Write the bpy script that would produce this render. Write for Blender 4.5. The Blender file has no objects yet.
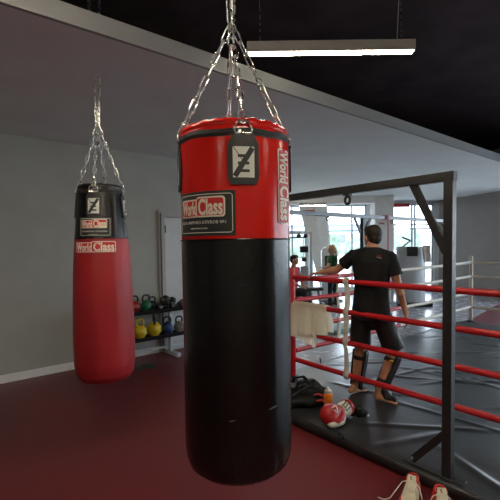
import bpy, bmesh, math, random
import numpy as np
from mathutils import Vector, Matrix
random.seed(7)
SC = bpy.context.scene
COL = SC.collection
PI = math.pi

# ------------------------------------------------------------------ camera
cam_d = bpy.data.cameras.new('camera')
cam_d.sensor_width = 36.0
cam_d.lens = 405.0 / 500.0 * 36.0
cam_d.shift_y = 0.0244
cam_d.clip_start = 0.05
cam = bpy.data.objects.new('camera', cam_d)
COL.objects.link(cam)
cam.matrix_world = Matrix.Translation((0, 0, 1.65)) @ Matrix.Rotation(math.radians(87.5), 4, 'X') @ Matrix.Rotation(math.radians(-0.8), 4, 'Z')
SC.camera = cam

# ------------------------------------------------------------------ world (overcast bright sky)
SKY_STRENGTH = 7.6
world = bpy.data.worlds.new('sky')
SC.world = world
world.use_nodes = True
wn = world.node_tree
wn.nodes.clear()
out = wn.nodes.new('ShaderNodeOutputWorld')
bg = wn.nodes.new('ShaderNodeBackground')
tc = wn.nodes.new('ShaderNodeTexCoord')
sx = wn.nodes.new('ShaderNodeSeparateXYZ')
cr = wn.nodes.new('ShaderNodeValToRGB')
cr.color_ramp.elements[0].position = 0.0
cr.color_ramp.elements[0].color = (0.93, 0.965, 1.0, 1)
cr.color_ramp.elements[1].position = 0.5
cr.color_ramp.elements[1].color = (0.76, 0.87, 1.0, 1)
wn.links.new(tc.outputs['Generated'], sx.inputs[0])
wn.links.new(sx.outputs['Z'], cr.inputs[0])
wn.links.new(cr.outputs[0], bg.inputs['Color'])
bg.inputs['Strength'].default_value = SKY_STRENGTH
wn.links.new(bg.outputs[0], out.inputs['Surface'])
LAMP_STRENGTH = 108.0

SC.view_settings.view_transform = 'Standard'
SC.view_settings.look = 'None'
SC.view_settings.exposure = 0.0
SC.view_settings.gamma = 1.0
SC.view_settings.use_curve_mapping = False
try:
    SC.cycles.use_denoising = True
    SC.cycles.max_bounces = 8
    SC.cycles.sample_clamp_indirect = 6.0
except Exception:
    pass

# ring / building axes (seen from above): U runs towards the viewer's right, V away to the right
U = np.array([.638, -.770, 0.0]); V = np.array([.770, .638, 0.0])
def w(u, v, z=0.0):
    return tuple(u * U + v * V + np.array([0, 0, z]))
ANG_U = math.atan2(U[1], U[0]); ANG_V = math.atan2(V[1], V[0])

# ------------------------------------------------------------------ materials
MATS = {}
def mat(name, color, rough=.5, metal=0.0, var=0.12, vscale=12.0, bump=0.0, bscale=60.0, spec=0.5, stretch=(1, 1, 1), emit=None, estr=0.0, coat=0.0, rvar=0.08, second=None):
    if name in MATS: return MATS[name]
    m = bpy.data.materials.new(name); m.use_nodes = True
    nt = m.node_tree; b = nt.nodes['Principled BSDF']
    t = nt.nodes.new('ShaderNodeTexCoord'); mp = nt.nodes.new('ShaderNodeMapping')
    mp.inputs['Scale'].default_value = stretch
    nt.links.new(t.outputs['Object'], mp.inputs[0])
    n = nt.nodes.new('ShaderNodeTexNoise'); n.inputs['Scale'].default_value = vscale; n.inputs['Detail'].default_value = 4
    nt.links.new(mp.outputs[0], n.inputs['Vector'])
    r = nt.nodes.new('ShaderNodeValToRGB')
    c1 = second if second else tuple(max(0, c * (1 - var)) for c in color)
    c2 = tuple(min(1, c * (1 + var)) for c in color) if not second else color
    r.color_ramp.elements[0].color = (*c1, 1); r.color_ramp.elements[1].color = (*c2, 1)
    r.color_ramp.elements[0].position = .35; r.color_ramp.elements[1].position = .65
    nt.links.new(n.outputs['Fac'], r.inputs[0]); nt.links.new(r.outputs[0], b.inputs['Base Color'])
    mr = nt.nodes.new('ShaderNodeMapRange')
    mr.inputs['To Min'].default_value = max(.02, rough - rvar); mr.inputs['To Max'].default_value = min(1, rough + rvar)
    nt.links.new(n.outputs['Fac'], mr.inputs['Value']); nt.links.new(mr.outputs[0], b.inputs['Roughness'])
    b.inputs['Metallic'].default_value = metal
    b.inputs['Specular IOR Level'].default_value = spec
    b.inputs['Coat Weight'].default_value = coat
    if bump:
        n2 = nt.nodes.new('ShaderNodeTexNoise'); n2.inputs['Scale'].default_value = bscale; n2.inputs['Detail'].default_value = 5
        nt.links.new(mp.outputs[0], n2.inputs['Vector'])
        bp = nt.nodes.new('ShaderNodeBump'); bp.inputs['Strength'].default_value = bump; bp.inputs['Distance'].default_value = .01
        nt.links.new(n2.outputs['Fac'], bp.inputs['Height']); nt.links.new(bp.outputs[0], b.inputs['Normal'])
    if emit:
        b.inputs['Emission Color'].default_value = (*emit, 1); b.inputs['Emission Strength'].default_value = estr
    MATS[name] = m
    return m
def translucent(m, fac):
    nt = m.node_tree; b = nt.nodes['Principled BSDF']; o = nt.nodes['Material Output']
    t = nt.nodes.new('ShaderNodeBsdfTranslucent'); mx = nt.nodes.new('ShaderNodeMixShader'); mx.inputs[0].default_value = fac
    src = b.inputs['Base Color'].links[0].from_socket
    nt.links.new(src, t.inputs['Color']); nt.links.new(b.outputs[0], mx.inputs[1]); nt.links.new(t.outputs[0], mx.inputs[2]); nt.links.new(mx.outputs[0], o.inputs['Surface'])
    return m
def glass_mat(name):
    m = bpy.data.materials.new(name); m.use_nodes = True
    nt = m.node_tree; nt.nodes.clear()
    o = nt.nodes.new('ShaderNodeOutputMaterial'); mx = nt.nodes.new('ShaderNodeMixShader')
    tr = nt.nodes.new('ShaderNodeBsdfTransparent'); gl = nt.nodes.new('ShaderNodeBsdfGlossy'); fr = nt.nodes.new('ShaderNodeFresnel')
    tr.inputs[0].default_value = (.93, .97, 1, 1); gl.inputs['Roughness'].default_value = .03; fr.inputs[0].default_value = 1.45
    nt.links.new(fr.outputs[0], mx.inputs[0]); nt.links.new(tr.outputs[0], mx.inputs[1]); nt.links.new(gl.outputs[0], mx.inputs[2])
    nt.links.new(mx.outputs[0], o.inputs[0])
    return m

M_WALL = mat('wall_paint', (.355, .36, .335), .7, var=.03, vscale=3, bump=.03, bscale=120, spec=.2)
M_TAUPE = mat('taupe_paint', (.30, .27, .25), .8, var=.03, vscale=3, bump=.03, bscale=120, spec=.2)
M_SOFFIT = mat('soffit_paint', (.76, .775, .755), .8, var=.03, vscale=2, spec=.2)
M_FASCIA = mat('fascia_paint', (.33, .33, .327), .75, var=.03, vscale=3, spec=.2)
M_VOID = mat('void_black_paint', (.060, .042, .047), .9, var=.2, vscale=2, spec=.1)
M_FLOOR = mat('maroon_rubber', (.135, .019, .024), .36, var=.16, vscale=90, bump=.05, bscale=250, spec=.36)
M_WHITE = mat('white_paint', (.72, .72, .71), .6, var=.03, spec=.3)
M_COLUMN = mat('column_plaster', (.82, .80, .77), .7, var=.04, vscale=4, bump=.02)
M_FRAME = mat('window_frame_white', (.55, .62, .68), .45, var=.04)
M_GLASS = glass_mat('window_glass')
M_DOOR = mat('door_laminate', (.50, .51, .52), .5, var=.03)
M_DOORF = mat('door_frame_paint', (.33, .33, .32), .5, var=.05)
M_STEEL = mat('steel_bright', (.62, .62, .60), .28, 1.0, var=.12, vscale=40)
M_DARKST = mat('dark_steel', (.018, .018, .019), .42, .0, var=.25, vscale=20, bump=.03)
M_GREYST = mat('grey_enamel', (.16, .18, .20), .4, .2, var=.1, vscale=20)
M_BLACKP = mat('black_plastic', (.012, .012, .013), .4, var=.2, bump=.03)
M_RED_V = mat('red_vinyl', (.56, .012, .008), .20, var=.10, vscale=6, bump=.30, bscale=7, spec=.4, stretch=(1, 1, .30), rvar=.05)
M_BLACK_V = mat('black_vinyl', (.0045, .0045, .0052), .25, var=.25, vscale=14, bump=.30, bscale=6, spec=.5, stretch=(1, 1, .25))
M_RED_V2 = mat('red_vinyl_matte', (.33, .012, .018), .48, var=.12, vscale=6, bump=.2, bscale=8, stretch=(1, 1, .4))
M_CREAM = mat('cream_print', (.72, .69, .60), .5, var=.04)
M_REDPR = mat('red_print', (.55, .02, .02), .45, var=.05)
M_PATCH = mat('patch_black', (.014, .016, .017), .5, var=.15, bump=.1, bscale=200)
M_TAB = mat('leather_tab', (.011, .011, .012), .45, var=.2, bump=.15, bscale=150)
M_EMB = mat('emblem_white', (.62, .63, .60), .5, var=.06)
M_ZIP = mat('zipper_tape', (.010, .009, .009), .5, var=.3, vscale=120, bump=.5, bscale=220)
M_ROPE_R = mat('rope_red', (.50, .010, .016), .42, var=.1, vscale=20, bump=.12, bscale=40)
M_ROPE_W = mat('rope_white', (.66, .62, .54), .5, var=.06, vscale=20, bump=.12, bscale=40)
M_STRAP = mat('webbing', (.93, .89, .79), .8, var=.1, vscale=60, bump=.35, bscale=180)
M_TOWEL = mat('towel_cotton', (.95, .92, .82), .95, var=.03, vscale=30, bump=.25, bscale=320, spec=.1)
translucent(M_TOWEL, .65); translucent(M_STRAP, .5)
M_MAT = mat('mat_vinyl', (.024, .027, .030), .30, var=.12, vscale=5, bump=.10, bscale=14, rvar=.03)
M_MATEDGE = mat('mat_edge_vinyl', (.016, .016, .017), .4, var=.2, vscale=8, bump=.15, bscale=14)
M_SKIN = mat('skin', (.47, .23, .135), .5, var=.08, vscale=14, bump=.06, bscale=80)
M_SKIN2 = mat('skin_far', (.40, .19, .11), .5, var=.08, vscale=14)
M_HAIR = mat('hair_dark', (.016, .010, .007), .6, var=.4, vscale=60, bump=.35, bscale=260)
M_BLOND = mat('hair_blond', (.55, .34, .14), .6, var=.3, vscale=50, bump=.6, bscale=120)
M_TEE = mat('tee_black', (.0075, .0075, .0085), .75, var=.25, vscale=10, bump=.5, bscale=14, spec=.25)
M_SHORT = mat('shorts_black', (.008, .008, .010), .55, var=.25, vscale=10, bump=.5, bscale=14, spec=.4)
M_GUARD = mat('guard_black', (.012, .012, .015), .5, var=.2, bump=.2)
M_YELLOW = mat('yellow_tag', (.55, .36, .02), .5)
M_GREENTOP = mat('green_pattern_cloth', (.02, .16, .06), .8, var=.3, vscale=26, second=(.006, .03, .016))
M_REDTOP = mat('red_cloth', (.45, .03, .04), .8)
M_LEGG = mat('leggings_black', (.012, .012, .015), .7, var=.2)
M_GL_RED = mat('glove_red', (.40, .010, .014), .34, var=.1, vscale=8, bump=.15, bscale=18)
M_GL_WHT = mat('glove_white', (.70, .66, .58), .45, var=.05, bump=.1, bscale=30)
M_BAGNY = mat('bag_nylon', (.004, .004, .0045), .6, var=.3, vscale=18, bump=.4, bscale=26, spec=.3)
M_ORANGE = mat('orange_plastic', (.85, .22, .02), .35, var=.05)
M_CAP = mat('white_plastic', (.70, .66, .58), .4, var=.04)
M_KBY = mat('kb_yellow', (.55, .40, .01), .4, var=.08, vscale=20, bump=.05)
M_KBG = mat('kb_green', (.01, .13, .06), .4, var=.1, vscale=20)
M_KBR = mat('kb_red', (.26, .015, .02), .4, var=.1, vscale=20)
M_KBB = mat('kb_blue', (.012, .035, .14), .4, var=.1, vscale=20)
M_KBN = mat('kb_navy', (.01, .016, .05), .4, var=.1, vscale=20)
M_KBGR = mat('kb_grey', (.16, .15, .13), .45, var=.1, vscale=20)
M_LAMPH = mat('lamp_housing', (.50, .49, .48), .5, .1, var=.04)
M_LAMPE = mat('lamp_diffuser', (.9, .85, .7), .5, emit=(1.0, .89, .68), estr=LAMP_STRENGTH)
M_TEAL = mat('teal_foam', (.10, .22, .23), .55, var=.08)
M_SILVER = mat('machine_silver', (.52, .55, .57), .38, .05, var=.05, vscale=6)
M_PAD = mat('pad_black', (.015, .015, .017), .5, var=.2)
M_MAGENTA = mat('magenta_foam', (.60, .03, .18), .5)
M_MAROON = mat('maroon_strap', (.34, .012, .04), .6)
M_LEAF = mat('tree_leaves', (.20, .27, .20), .8, var=.3, vscale=3, bump=.6, bscale=6)
M_BARK = mat('tree_bark', (.16, .11, .07), .9, var=.2, vscale=20)
M_BUILD = mat('far_facade', (.42, .52, .62), .7, var=.05, vscale=1)
M_GROUND = mat('paving', (.55, .55, .52), .8, var=.08, vscale=2)
M_SIGNR = mat('sign_red', (.42, .02, .03), .5)

# ------------------------------------------------------------------ mesh builder
def rotm(z=0.0, x=0.0, y=0.0):
    return (Matrix.Rotation(z, 3, 'Z') @ Matrix.Rotation(y, 3, 'Y') @ Matrix.Rotation(x, 3, 'X'))
class MB:
    def __init__(s): s.v = []; s.f = []
    def add(s, vs, fs):
        o = len(s.v); s.v += [tuple(p) for p in vs]; s.f += [tuple(i + o for i in f) for f in fs]; return s
    def box(s, c, d, R=None, taper=1.0):
        R = R or Matrix.Identity(3); c = Vector(c); vs = []
        for z in (-.5, .5):
            t = taper if z > 0 else 1.0
            for x, y in ((-.5, -.5), (.5, -.5), (.5, .5), (-.5, .5)):
                vs.append(c + R @ Vector((x * d[0] * t, y * d[1] * t, z * d[2])))
        return s.add(vs, [(3, 2, 1, 0), (4, 5, 6, 7), (0, 1, 5, 4), (1, 2, 6, 5), (2, 3, 7, 6), (3, 0, 4, 7)])
    def bar(s, p, q, a, b=None, up=(0, 0, 1)):
        p, q = Vector(p), Vector(q); d = (q - p); L = d.length; d = d / L; up = Vector(up)
        if abs(d.dot(up)) > .98: up = Vector((1, 0, 0)) if abs(d.x) < .9 else Vector((0, 1, 0))
        x = d.cross(up).normalized(); y = x.cross(d).normalized()
        R = Matrix((x, d, y)).transposed()
        return s.box((p + q) / 2, (a, L, b or a), R)
    def tube(s, pts, r, n=12, closed=False, cap=True, flat=None, up=None):
        P = [Vector(p) for p in pts]; m = len(P); R = r if hasattr(r, '__len__') else [r] * m
        T = []
        for i in range(m):
            a = P[(i - 1) % m] if (closed or i > 0) else P[i]
            b = P[(i + 1) % m] if (closed or i < m - 1) else P[i]
            T.append((b - a).normalized())
        u0 = Vector(up) if up else (Vector((0, 0, 1)) if abs(T[0].z) < .9 else Vector((1, 0, 0)))
        nx = (u0 - T[0] * u0.dot(T[0])).normalized()
        vs = []
        for i in range(m):
            nx = (nx - T[i] * nx.dot(T[i])).normalized(); ny = T[i].cross(nx)
            for k in range(n):
                a = 2 * PI * k / n; rr = R[i]
                ra, rb = rr if isinstance(rr, (tuple, list)) else (rr, rr if flat is None else rr * flat)
                vs.append(P[i] + nx * (ra * math.cos(a)) + ny * (rb * math.sin(a)))
        fs = []
        for i in range(m if closed else m - 1):
            j = (i + 1) % m
            for k in range(n):
                l = (k + 1) % n
                fs.append((i * n + k, i * n + l, j * n + l, j * n + k))
        if cap and not closed:
            fs.append(tuple(reversed(range(n)))); fs.append(tuple((m - 1) * n + k for k in range(n)))
        return s.add(vs, fs)
    def cone(s, p, q, r1, r2, n=14):       # round-ended tapered limb
        p, q = Vector(p), Vector(q); d = (q - p).normalized()
        pts, rr = [], []
        for t in (-1, -.85, -.5, 0): pts.append(p + d * r1 * t); rr.append(max(.001, r1 * math.sqrt(max(0, 1 - t * t))))
        for t in (0, .5, .85, 1): pts.append(q + d * r2 * t); rr.append(max(.001, r2 * math.sqrt(max(0, 1 - t * t))))
        return s.tube(pts, rr, n)
    def chain(s, pts, rs, n=14):
        for i in range(len(pts) - 1): s.cone(pts[i], pts[i + 1], rs[i], rs[i + 1], n)
        return s
    def ell(s, c, r, R=None, n=20, m=12):
        R = R or Matrix.Identity(3); c = Vector(c); vs = [c + R @ Vector((0, 0, -r[2]))]
        for i in range(1, m):
            a = -PI / 2 + PI * i / m
            for k in range(n):
                b = 2 * PI * k / n
                vs.append(c + R @ Vector((r[0] * math.cos(a) * math.cos(b), r[1] * math.cos(a) * math.sin(b), r[2] * math.sin(a))))
        vs.append(c + R @ Vector((0, 0, r[2]))); fs = []
        for k in range(n):
            fs.append((0, 1 + (k + 1) % n, 1 + k))
            for i in range(m - 2):
                a = 1 + i * n
                fs.append((a + k, a + (k + 1) % n, a + n + (k + 1) % n, a + n + k))
            a = 1 + (m - 2) * n
            fs.append((a + k, a + (k + 1) % n, len(vs) - 1))
        return s.add(vs, fs)
    def lathe(s, prof, c=(0, 0, 0), n=32, R=None, close=True):
        R = R or Matrix.Identity(3); c = Vector(c); vs = []; m = len(prof)
        for (r, z) in prof:
            for k in range(n):
                a = 2 * PI * k / n; vs.append(c + R @ Vector((r * math.cos(a), r * math.sin(a), z)))
        fs = []
        for i in range(m - 1):
            for k in range(n):
                l = (k + 1) % n; fs.append((i * n + k, i * n + l, i * n + n + l, i * n + n + k))
        if close:
            fs.append(tuple(reversed(range(n)))); fs.append(tuple((m - 1) * n + k for k in range(n)))
        return s.add(vs, fs)
    def prism(s, poly, z0, z1, fn=None):
        n = len(poly); vs = [(x, y, z0) for x, y in poly] + [(x, y, z1) for x, y in poly]
        if fn: vs = [fn(*p) for p in vs]
        fs = [tuple(reversed(range(n))), tuple(range(n, 2 * n))] + [(i, (i + 1) % n, n + (i + 1) % n, n + i) for i in range(n)]
        return s.add(vs, fs)
    def torus(s, c, R1, r, axis=(0, 0, 1), n=28, k=10, a0=0, a1=2 * PI):
        ax = Vector(axis).normalized(); x = ax.orthogonal().normalized(); y = ax.cross(x); c = Vector(c)
        full = abs(a1 - a0 - 2 * PI) < 1e-6
        pts = [c + (x * math.cos(a0 + (a1 - a0) * i / n) + y * math.sin(a0 + (a1 - a0) * i / n)) * R1 for i in range(n if full else n + 1)]
        return s.tube(pts, r, k, closed=full, up=ax)
    def grid(s, fn, nu, nv):
        vs = [fn(i / nu, j / nv) for i in range(nu + 1) for j in range(nv + 1)]
        fs = [(i * (nv + 1) + j, (i + 1) * (nv + 1) + j, (i + 1) * (nv + 1) + j + 1, i * (nv + 1) + j + 1) for i in range(nu) for j in range(nv)]
        return s.add(vs, fs)
    def mesh(s, name):
        me = bpy.data.meshes.new(name); me.from_pydata(s.v, [], s.f); me.validate()
        bm = bmesh.new(); bm.from_mesh(me); bmesh.ops.recalc_face_normals(bm, faces=bm.faces); bm.to_mesh(me); bm.free()
        return me
    def build(s, name, m, parent=None, loc=(0, 0, 0), smooth=True, bevel=0.0, ang=40, solid=0.0):
        me = s.mesh(name); me.materials.append(m)
        o = bpy.data.objects.new(name, me); COL.objects.link(o); o.location = loc
        if parent: o.parent = parent
        if smooth:
            me.shade_smooth()
            try: me.set_sharp_from_angle(angle=math.radians(ang))
            except Exception: pass
        if solid:
            k = o.modifiers.new('s', 'SOLIDIFY'); k.thickness = solid; k.offset = 0
        if bevel:
            k = o.modifiers.new('b', 'BEVEL'); k.width = bevel; k.segments = 2; k.limit_method = 'ANGLE'; k.angle_limit = math.radians(40)
        return o
    def blob(s, name, m, parent=None, voxel=.006, it=4, loc=(0, 0, 0), disp=None):
        me = s.mesh(name + '_raw')
        o = bpy.data.objects.new(name + '_raw', me); COL.objects.link(o)
        k = o.modifiers.new('r', 'REMESH'); k.mode = 'VOXEL'; k.voxel_size = voxel; k.use_smooth_shade = True
        if it:
            k = o.modifiers.new('s', 'SMOOTH'); k.factor = .5; k.iterations = it
        dg = bpy.context.evaluated_depsgraph_get(); dg.update()
        new = bpy.data.meshes.new_from_object(o.evaluated_get(dg), depsgraph=dg)
        bpy.data.objects.remove(o); bpy.data.meshes.remove(me)
        new.name = name
        if disp:
            for vv in new.vertices: vv.co = Vector(disp(vv.co))
        new.materials.clear(); new.materials.append(m); new.shade_smooth()
        ob = bpy.data.objects.new(name, new); COL.objects.link(ob); ob.location = loc
        if parent: ob.parent = parent
        return ob
def tag(o, label=None, cat=None, group=None, kind=None):
    if label: o['label'] = label
    if cat: o['category'] = cat
    if group: o['group'] = group
    if kind: o['kind'] = kind
    return o
def thing(name, label, cat, loc=(0, 0, 0), rz=0.0, group=None):
    o = bpy.data.objects.new(name, None); COL.objects.link(o); o.location = loc; o.rotation_euler = (0, 0, rz)
    o.empty_display_size = .1
    return tag(o, label, cat, group)
def struct(o): o['kind'] = 'structure'; return o
def plabel(o, t): o['label'] = t; return o
def dup(root, loc, rz, label, group=None):
    r = root.copy(); COL.objects.link(r); r.location = loc; r.rotation_euler = (0, 0, rz); r['label'] = label
    if group: r['group'] = group
    for ch in list(root.children):
        c = ch.copy(); COL.objects.link(c); c.parent = r
        for g in list(ch.children):
            d = g.copy(); COL.objects.link(d); d.parent = c
    return r
def text_geo(s, wd, ht, bold=0.0, extrude=.0006):
    """text outline scaled to a box wd x ht centred on 0"""
    cu = bpy.data.curves.new('t', 'FONT'); cu.body = s; cu.size = 1.0; cu.offset = bold; cu.extrude = .01; cu.resolution_u = 3
    ob = bpy.data.objects.new('t', cu); COL.objects.link(ob)
    dg = bpy.context.evaluated_depsgraph_get(); dg.update()
    me = bpy.data.meshes.new_from_object(ob.evaluated_get(dg))
    vs = np.array([v.co[:] for v in me.vertices]); fs = [tuple(p.vertices) for p in me.polygons]
    bpy.data.objects.remove(ob); bpy.data.curves.remove(cu); bpy.data.meshes.remove(me)
    lo, hi = vs.min(0), vs.max(0)
    vs[:, 0] = ((vs[:, 0] - lo[0]) / (hi[0] - lo[0]) - .5) * wd
    vs[:, 1] = ((vs[:, 1] - lo[1]) / (hi[1] - lo[1]) - .5) * ht
    vs[:, 2] = np.where(vs[:, 2] > 0, extrude, 0.0)
    return vs, fs
def text_on(mb, s, fn, x, y, wd, ht, d, bold=0.0):
    vs, fs = text_geo(s, wd, ht, bold)
    return mb.add([fn(p[0] + x, p[1] + y, p[2] + d) for p in vs], fs)
def plate(mb, fn, x0, x1, y0, y1, corner, d0, d1, n=14):
    """rounded rectangle slab laid on a surface map fn(x, y, depth)"""
    xs = sorted(set([x0 + corner * (1 - math.cos(k * PI / 10)) for k in range(6)] + [x1 - corner * (1 - math.cos(k * PI / 10)) for k in range(6)] + [x0 + corner + (x1 - x0 - 2 * corner) * k / n for k in range(n + 1)])) if corner > 0 else [x0 + (x1 - x0) * k / n for k in range(n + 1)]
    vs = []; fs = []
    for x in xs:
        e = min(x - x0, x1 - x); c = 0.0
        if corner > 0 and e < corner: c = corner - math.sqrt(max(0, corner ** 2 - (corner - e) ** 2))
        for yy, dd in ((y0 + c, d0), (y1 - c, d0), (y1 - c, d1), (y0 + c, d1)): vs.append(fn(x, yy, dd))
    for i in range(len(xs) - 1):
        a = 4 * i
        for k in range(4): fs.append((a + k, a + (k + 1) % 4, a + 4 + (k + 1) % 4, a + 4 + k))
    fs.append((0, 1, 2, 3)); m = 4 * (len(xs) - 1); fs.append((m + 3, m + 2, m + 1, m))
    return mb.add(vs, fs)
def strip(mb, fn, poly_a, poly_b, d0, d1, n=8):
    """slab between two edges a0->a1 and b0->b1, divided so that it follows a curved map"""
    vs = []; fs = []
    for i in range(n + 1):
        t = i / n
        a = [poly_a[0][k] + (poly_a[1][k] - poly_a[0][k]) * t for k in (0, 1)]
        b = [poly_b[0][k] + (poly_b[1][k] - poly_b[0][k]) * t for k in (0, 1)]
        vs += [fn(*a, d0), fn(*b, d0), fn(*b, d1), fn(*a, d1)]
    for i in range(n):
        c = 4 * i
        for k in range(4): fs.append((c + k, c + (k + 1) % 4, c + 4 + (k + 1) % 4, c + 4 + k))
    fs.append((0, 1, 2, 3)); m = 4 * n; fs.append((m + 3, m + 2, m + 1, m))
    return mb.add(vs, fs)

# ================================================================== THE ROOM
ZV = 4.2       # dark upper ceiling
ZS = 3.03      # underside of the dropped soffit
ROOM = [(-5.95, -3.5), (9.0, -3.5), (9.0, 4.0), (6.3, 13.5), (-.3, 13.5), w(-5.7, 5.15)[:2], w(-5.7, -3.0)[:2]]
struct(MB().prism(ROOM, -.12, 0).build('floor', M_FLOOR, smooth=False))
struct(MB().prism(ROOM, ZV, ZV + .12).build('ceiling', M_VOID, smooth=False))
def wall(name, a, b, m, z0=0.0, z1=ZV, t=.16):
    a, b = Vector((*a[:2], 0)), Vector((*b[:2], 0)); d = (b - a).normalized(); n = Vector((d.y, -d.x, 0))
    poly = [a - d * .0, b + d * .0, b + n * t, a + n * t]
    return struct(MB().prism([(p.x, p.y) for p in poly], z0, z1).build(name, m, smooth=False))
wall('wall_left', w(-5.7, -3.0), w(-5.7, 5.15), M_WALL, t=-.16)
wall('wall_left_return', w(-5.7, 5.15), (-.3, 13.5), M_WALL, t=-.16)
wall('wall_right', (6.3, 13.5), (7.0, 11.04), M_TAUPE, t=-.16)
wr = MB(); WD = Vector((2.0, -7.04, 0)).normalized(); WA = Vector((7.0, 11.04, 0)); RZ = math.atan2(WD.y, WD.x); WNn = Vector((-WD.y, WD.x, 0)) * .08  # unseen stretch of wall, its openings added for side light
def wrb(t0, t1, z0, z1): wr.box(WA + WD * (t0 + t1) / 2 + WNn + Vector((0, 0, (z0 + z1) / 2)), (t1 - t0, .16, z1 - z0), rotm(RZ))
wrb(0, 7.32, 0, .2); wrb(0, 7.32, 2.9, ZV)
for k in range(4): wrb(2.386 * k, 2.386 * k + .16, .2, 2.9)
struct(wr.build('wall_right_fill_glazed', M_TAUPE, smooth=False))
rn = MB()  # unseen near wall, one opening added for daylight fill
rn.box((9.08, .25, .10), (.16, 7.5, .20)); rn.box((9.08, .25, (2.9 + ZV) / 2), (.16, 7.5, ZV - 2.9))
rn.box((9.08, 3.92, 1.55), (.16, .16, 2.7)); rn.box((9.08, -.96, 1.55), (.16, 5.08, 2.7))
struct(rn.build('wall_right_near', M_TAUPE, smooth=False))
wall('wall_rear', (9.0, -3.5), (-5.95, -3.5), M_WALL, t=-.16)
wall('wall_rear_side', (-5.95, -3.5), w(-5.7, -3.0), M_WALL, t=-.16)
struct(MB().prism([w(-3.62, 3.3)[:2], w(-3.62, 9.2)[:2], (6.9, 11.0), (6.3, 13.49), (-.28, 13.49), w(-5.69, 5.15)[:2], w(-5.69, 3.95)[:2], w(-4.9, 3.3)[:2]], 0, .004).build('floor_grey_zone', mat('grey_floor_zone', (.34, .32, .345), .26, var=.05, vscale=6), smooth=False))  # thin, smoother grey slab laid over the maroon floor in the back zone
# dropped soffit with its edge fascia
e0, e1 = w(-2.7, -5.45)[:2], w(-2.7, 11.2)[:2]
sof = [e0, e1, (6.95, 11.2), (6.3, 13.5), (-.3, 13.5), w(-5.7, 5.15)[:2], w(-5.7, -3.0)[:2], (-5.95, -1.39)]
struct(MB().prism(sof, ZS, ZS + .115).build('ceiling_soffit', M_SOFFIT, smooth=False))
p0, p1 = w(-2.685, -5.4), w(-2.685, 11.2)
struct(MB().bar((p0[0], p0[1], ZS + .0575), (p1[0], p1[1], ZS + .0575), .03, .121).build('trim_1', M_FASCIA, smooth=False))
# skirting along the left wall
a, b = w(-5.69, -2.9), w(-5.69, 2.86)
struct(MB().bar((a[0], a[1], .05), (b[0], b[1], .05), .02, .10).build('baseboard_left', M_WHITE, bevel=.004))
a, b = w(-5.688, 1.4), w(-5.688, 2.86)
# door on the left wall
dr = bpy.data.objects.new('door_1', None); COL.objects.link(dr); dr.location = w(-5.7, 3.42); dr.rotation_euler = (0, 0, ANG_V); struct(dr)
mb = MB(); mb.box((0, -.02, 2.12), (.98, .06, .06)); mb.box((-.46, -.02, 1.06), (.06, .06, 2.12)); mb.box((.46, -.02, 1.06), (.06, .06, 2.12))
mb.build('frame', M_DOORF, dr, bevel=.004)
mb = MB(); mb.box((0, -.015, 1.045), (.86, .04, 2.08)); lf = mb.build('leaf', M_DOOR, dr, bevel=.003)
hg = MB()
for z in (.3, 1.85): hg.tube([(-.425, -.045, z), (-.425, -.045, z + .11)], .012)
hg.build('hinge', M_DARKST, lf)
MB().bar((.34, -.07, 1.03), (.22, -.07, 1.03), .02).build('handle', M_STEEL, lf, bevel=.004)
pt = tag(MB().tube([w(-5.675, 2.90, .1), w(-5.675, 2.90, 2.2)], .012).build('wall_pipe', M_DOORF), 'thin grey pipe running up the wall beside the pale door', 'pipe')

# facade: sill, lintel, piers
wb = MB()
wb.box((3.0, 13.6, .06), (6.6, .2, .12)); wb.box((3.0, 13.6, (2.93 + ZV) / 2), (6.6, .2, ZV - 2.93))
wb.box((-.2, 13.6, 1.55), (.2, .2, 2.9)); wb.box((1.98, 13.6, 1.55), (.16, .2, 2.9)); wb.box((4.05, 13.6, 1.55), (.3, .2, 2.9)); wb.box((6.22, 13.6, 1.55), (.16, .2, 2.9))
struct(wb.build('wall_back', M_WHITE, smooth=False))
def window(i, x0, x1, vx, hz):
    r = bpy.data.objects.new('window_%d' % i, None); COL.objects.link(r); r.location = ((x0 + x1) / 2, 13.58, .12); struct(r)
    W = x1 - x0; H = 2.81; mb = MB()
    for z in (.03, H - .03): mb.box((0, 0, z), (W, .08, .06))
    for x in (-W / 2 + .03, W / 2 - .03): mb.box((x, 0, H / 2), (.06, .08, H))
    fr = mb.build('window_frame', M_FRAME, r, bevel=.006)
    for x in vx: MB().box((x - (x0 + x1) / 2, 0, H / 2), (.055, .07, H - .1)).build('mullion', M_FRAME, r, bevel=.005)
    for z in hz: MB().box((0, 0, z - .12), (W - .1, .06, .045)).build('transom', M_GREYST if i == 3 else M_FRAME, r, bevel=.005)
    MB().box((0, .01, H / 2), (W - .06, .008, H - .06)).build('pane', M_GLASS, r, smooth=False)
for k in range(3):  # unseen windows added to light the pillar, machines and man from the side
    c = WA + WD * (2.386 * k + .16 + 1.113) + WNn
    r = bpy.data.objects.new('window_%d' % (5 + k), None); COL.objects.link(r); r.location = (c.x, c.y, .2); r.rotation_euler = (0, 0, RZ); struct(r)
    mb = MB()
    for z in (.03, 2.67): mb.box((0, 0, z), (2.22, .08, .06))
    for x in (-1.08, 0, 1.08): mb.box((x, 0, 1.35), (.06, .08, 2.7))
    mb.build('window_frame', M_FRAME, r, bevel=.006)
    MB().box((0, 0, 1.35), (2.16, .008, 2.64)).build('pane', M_GLASS, r, smooth=False)
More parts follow.
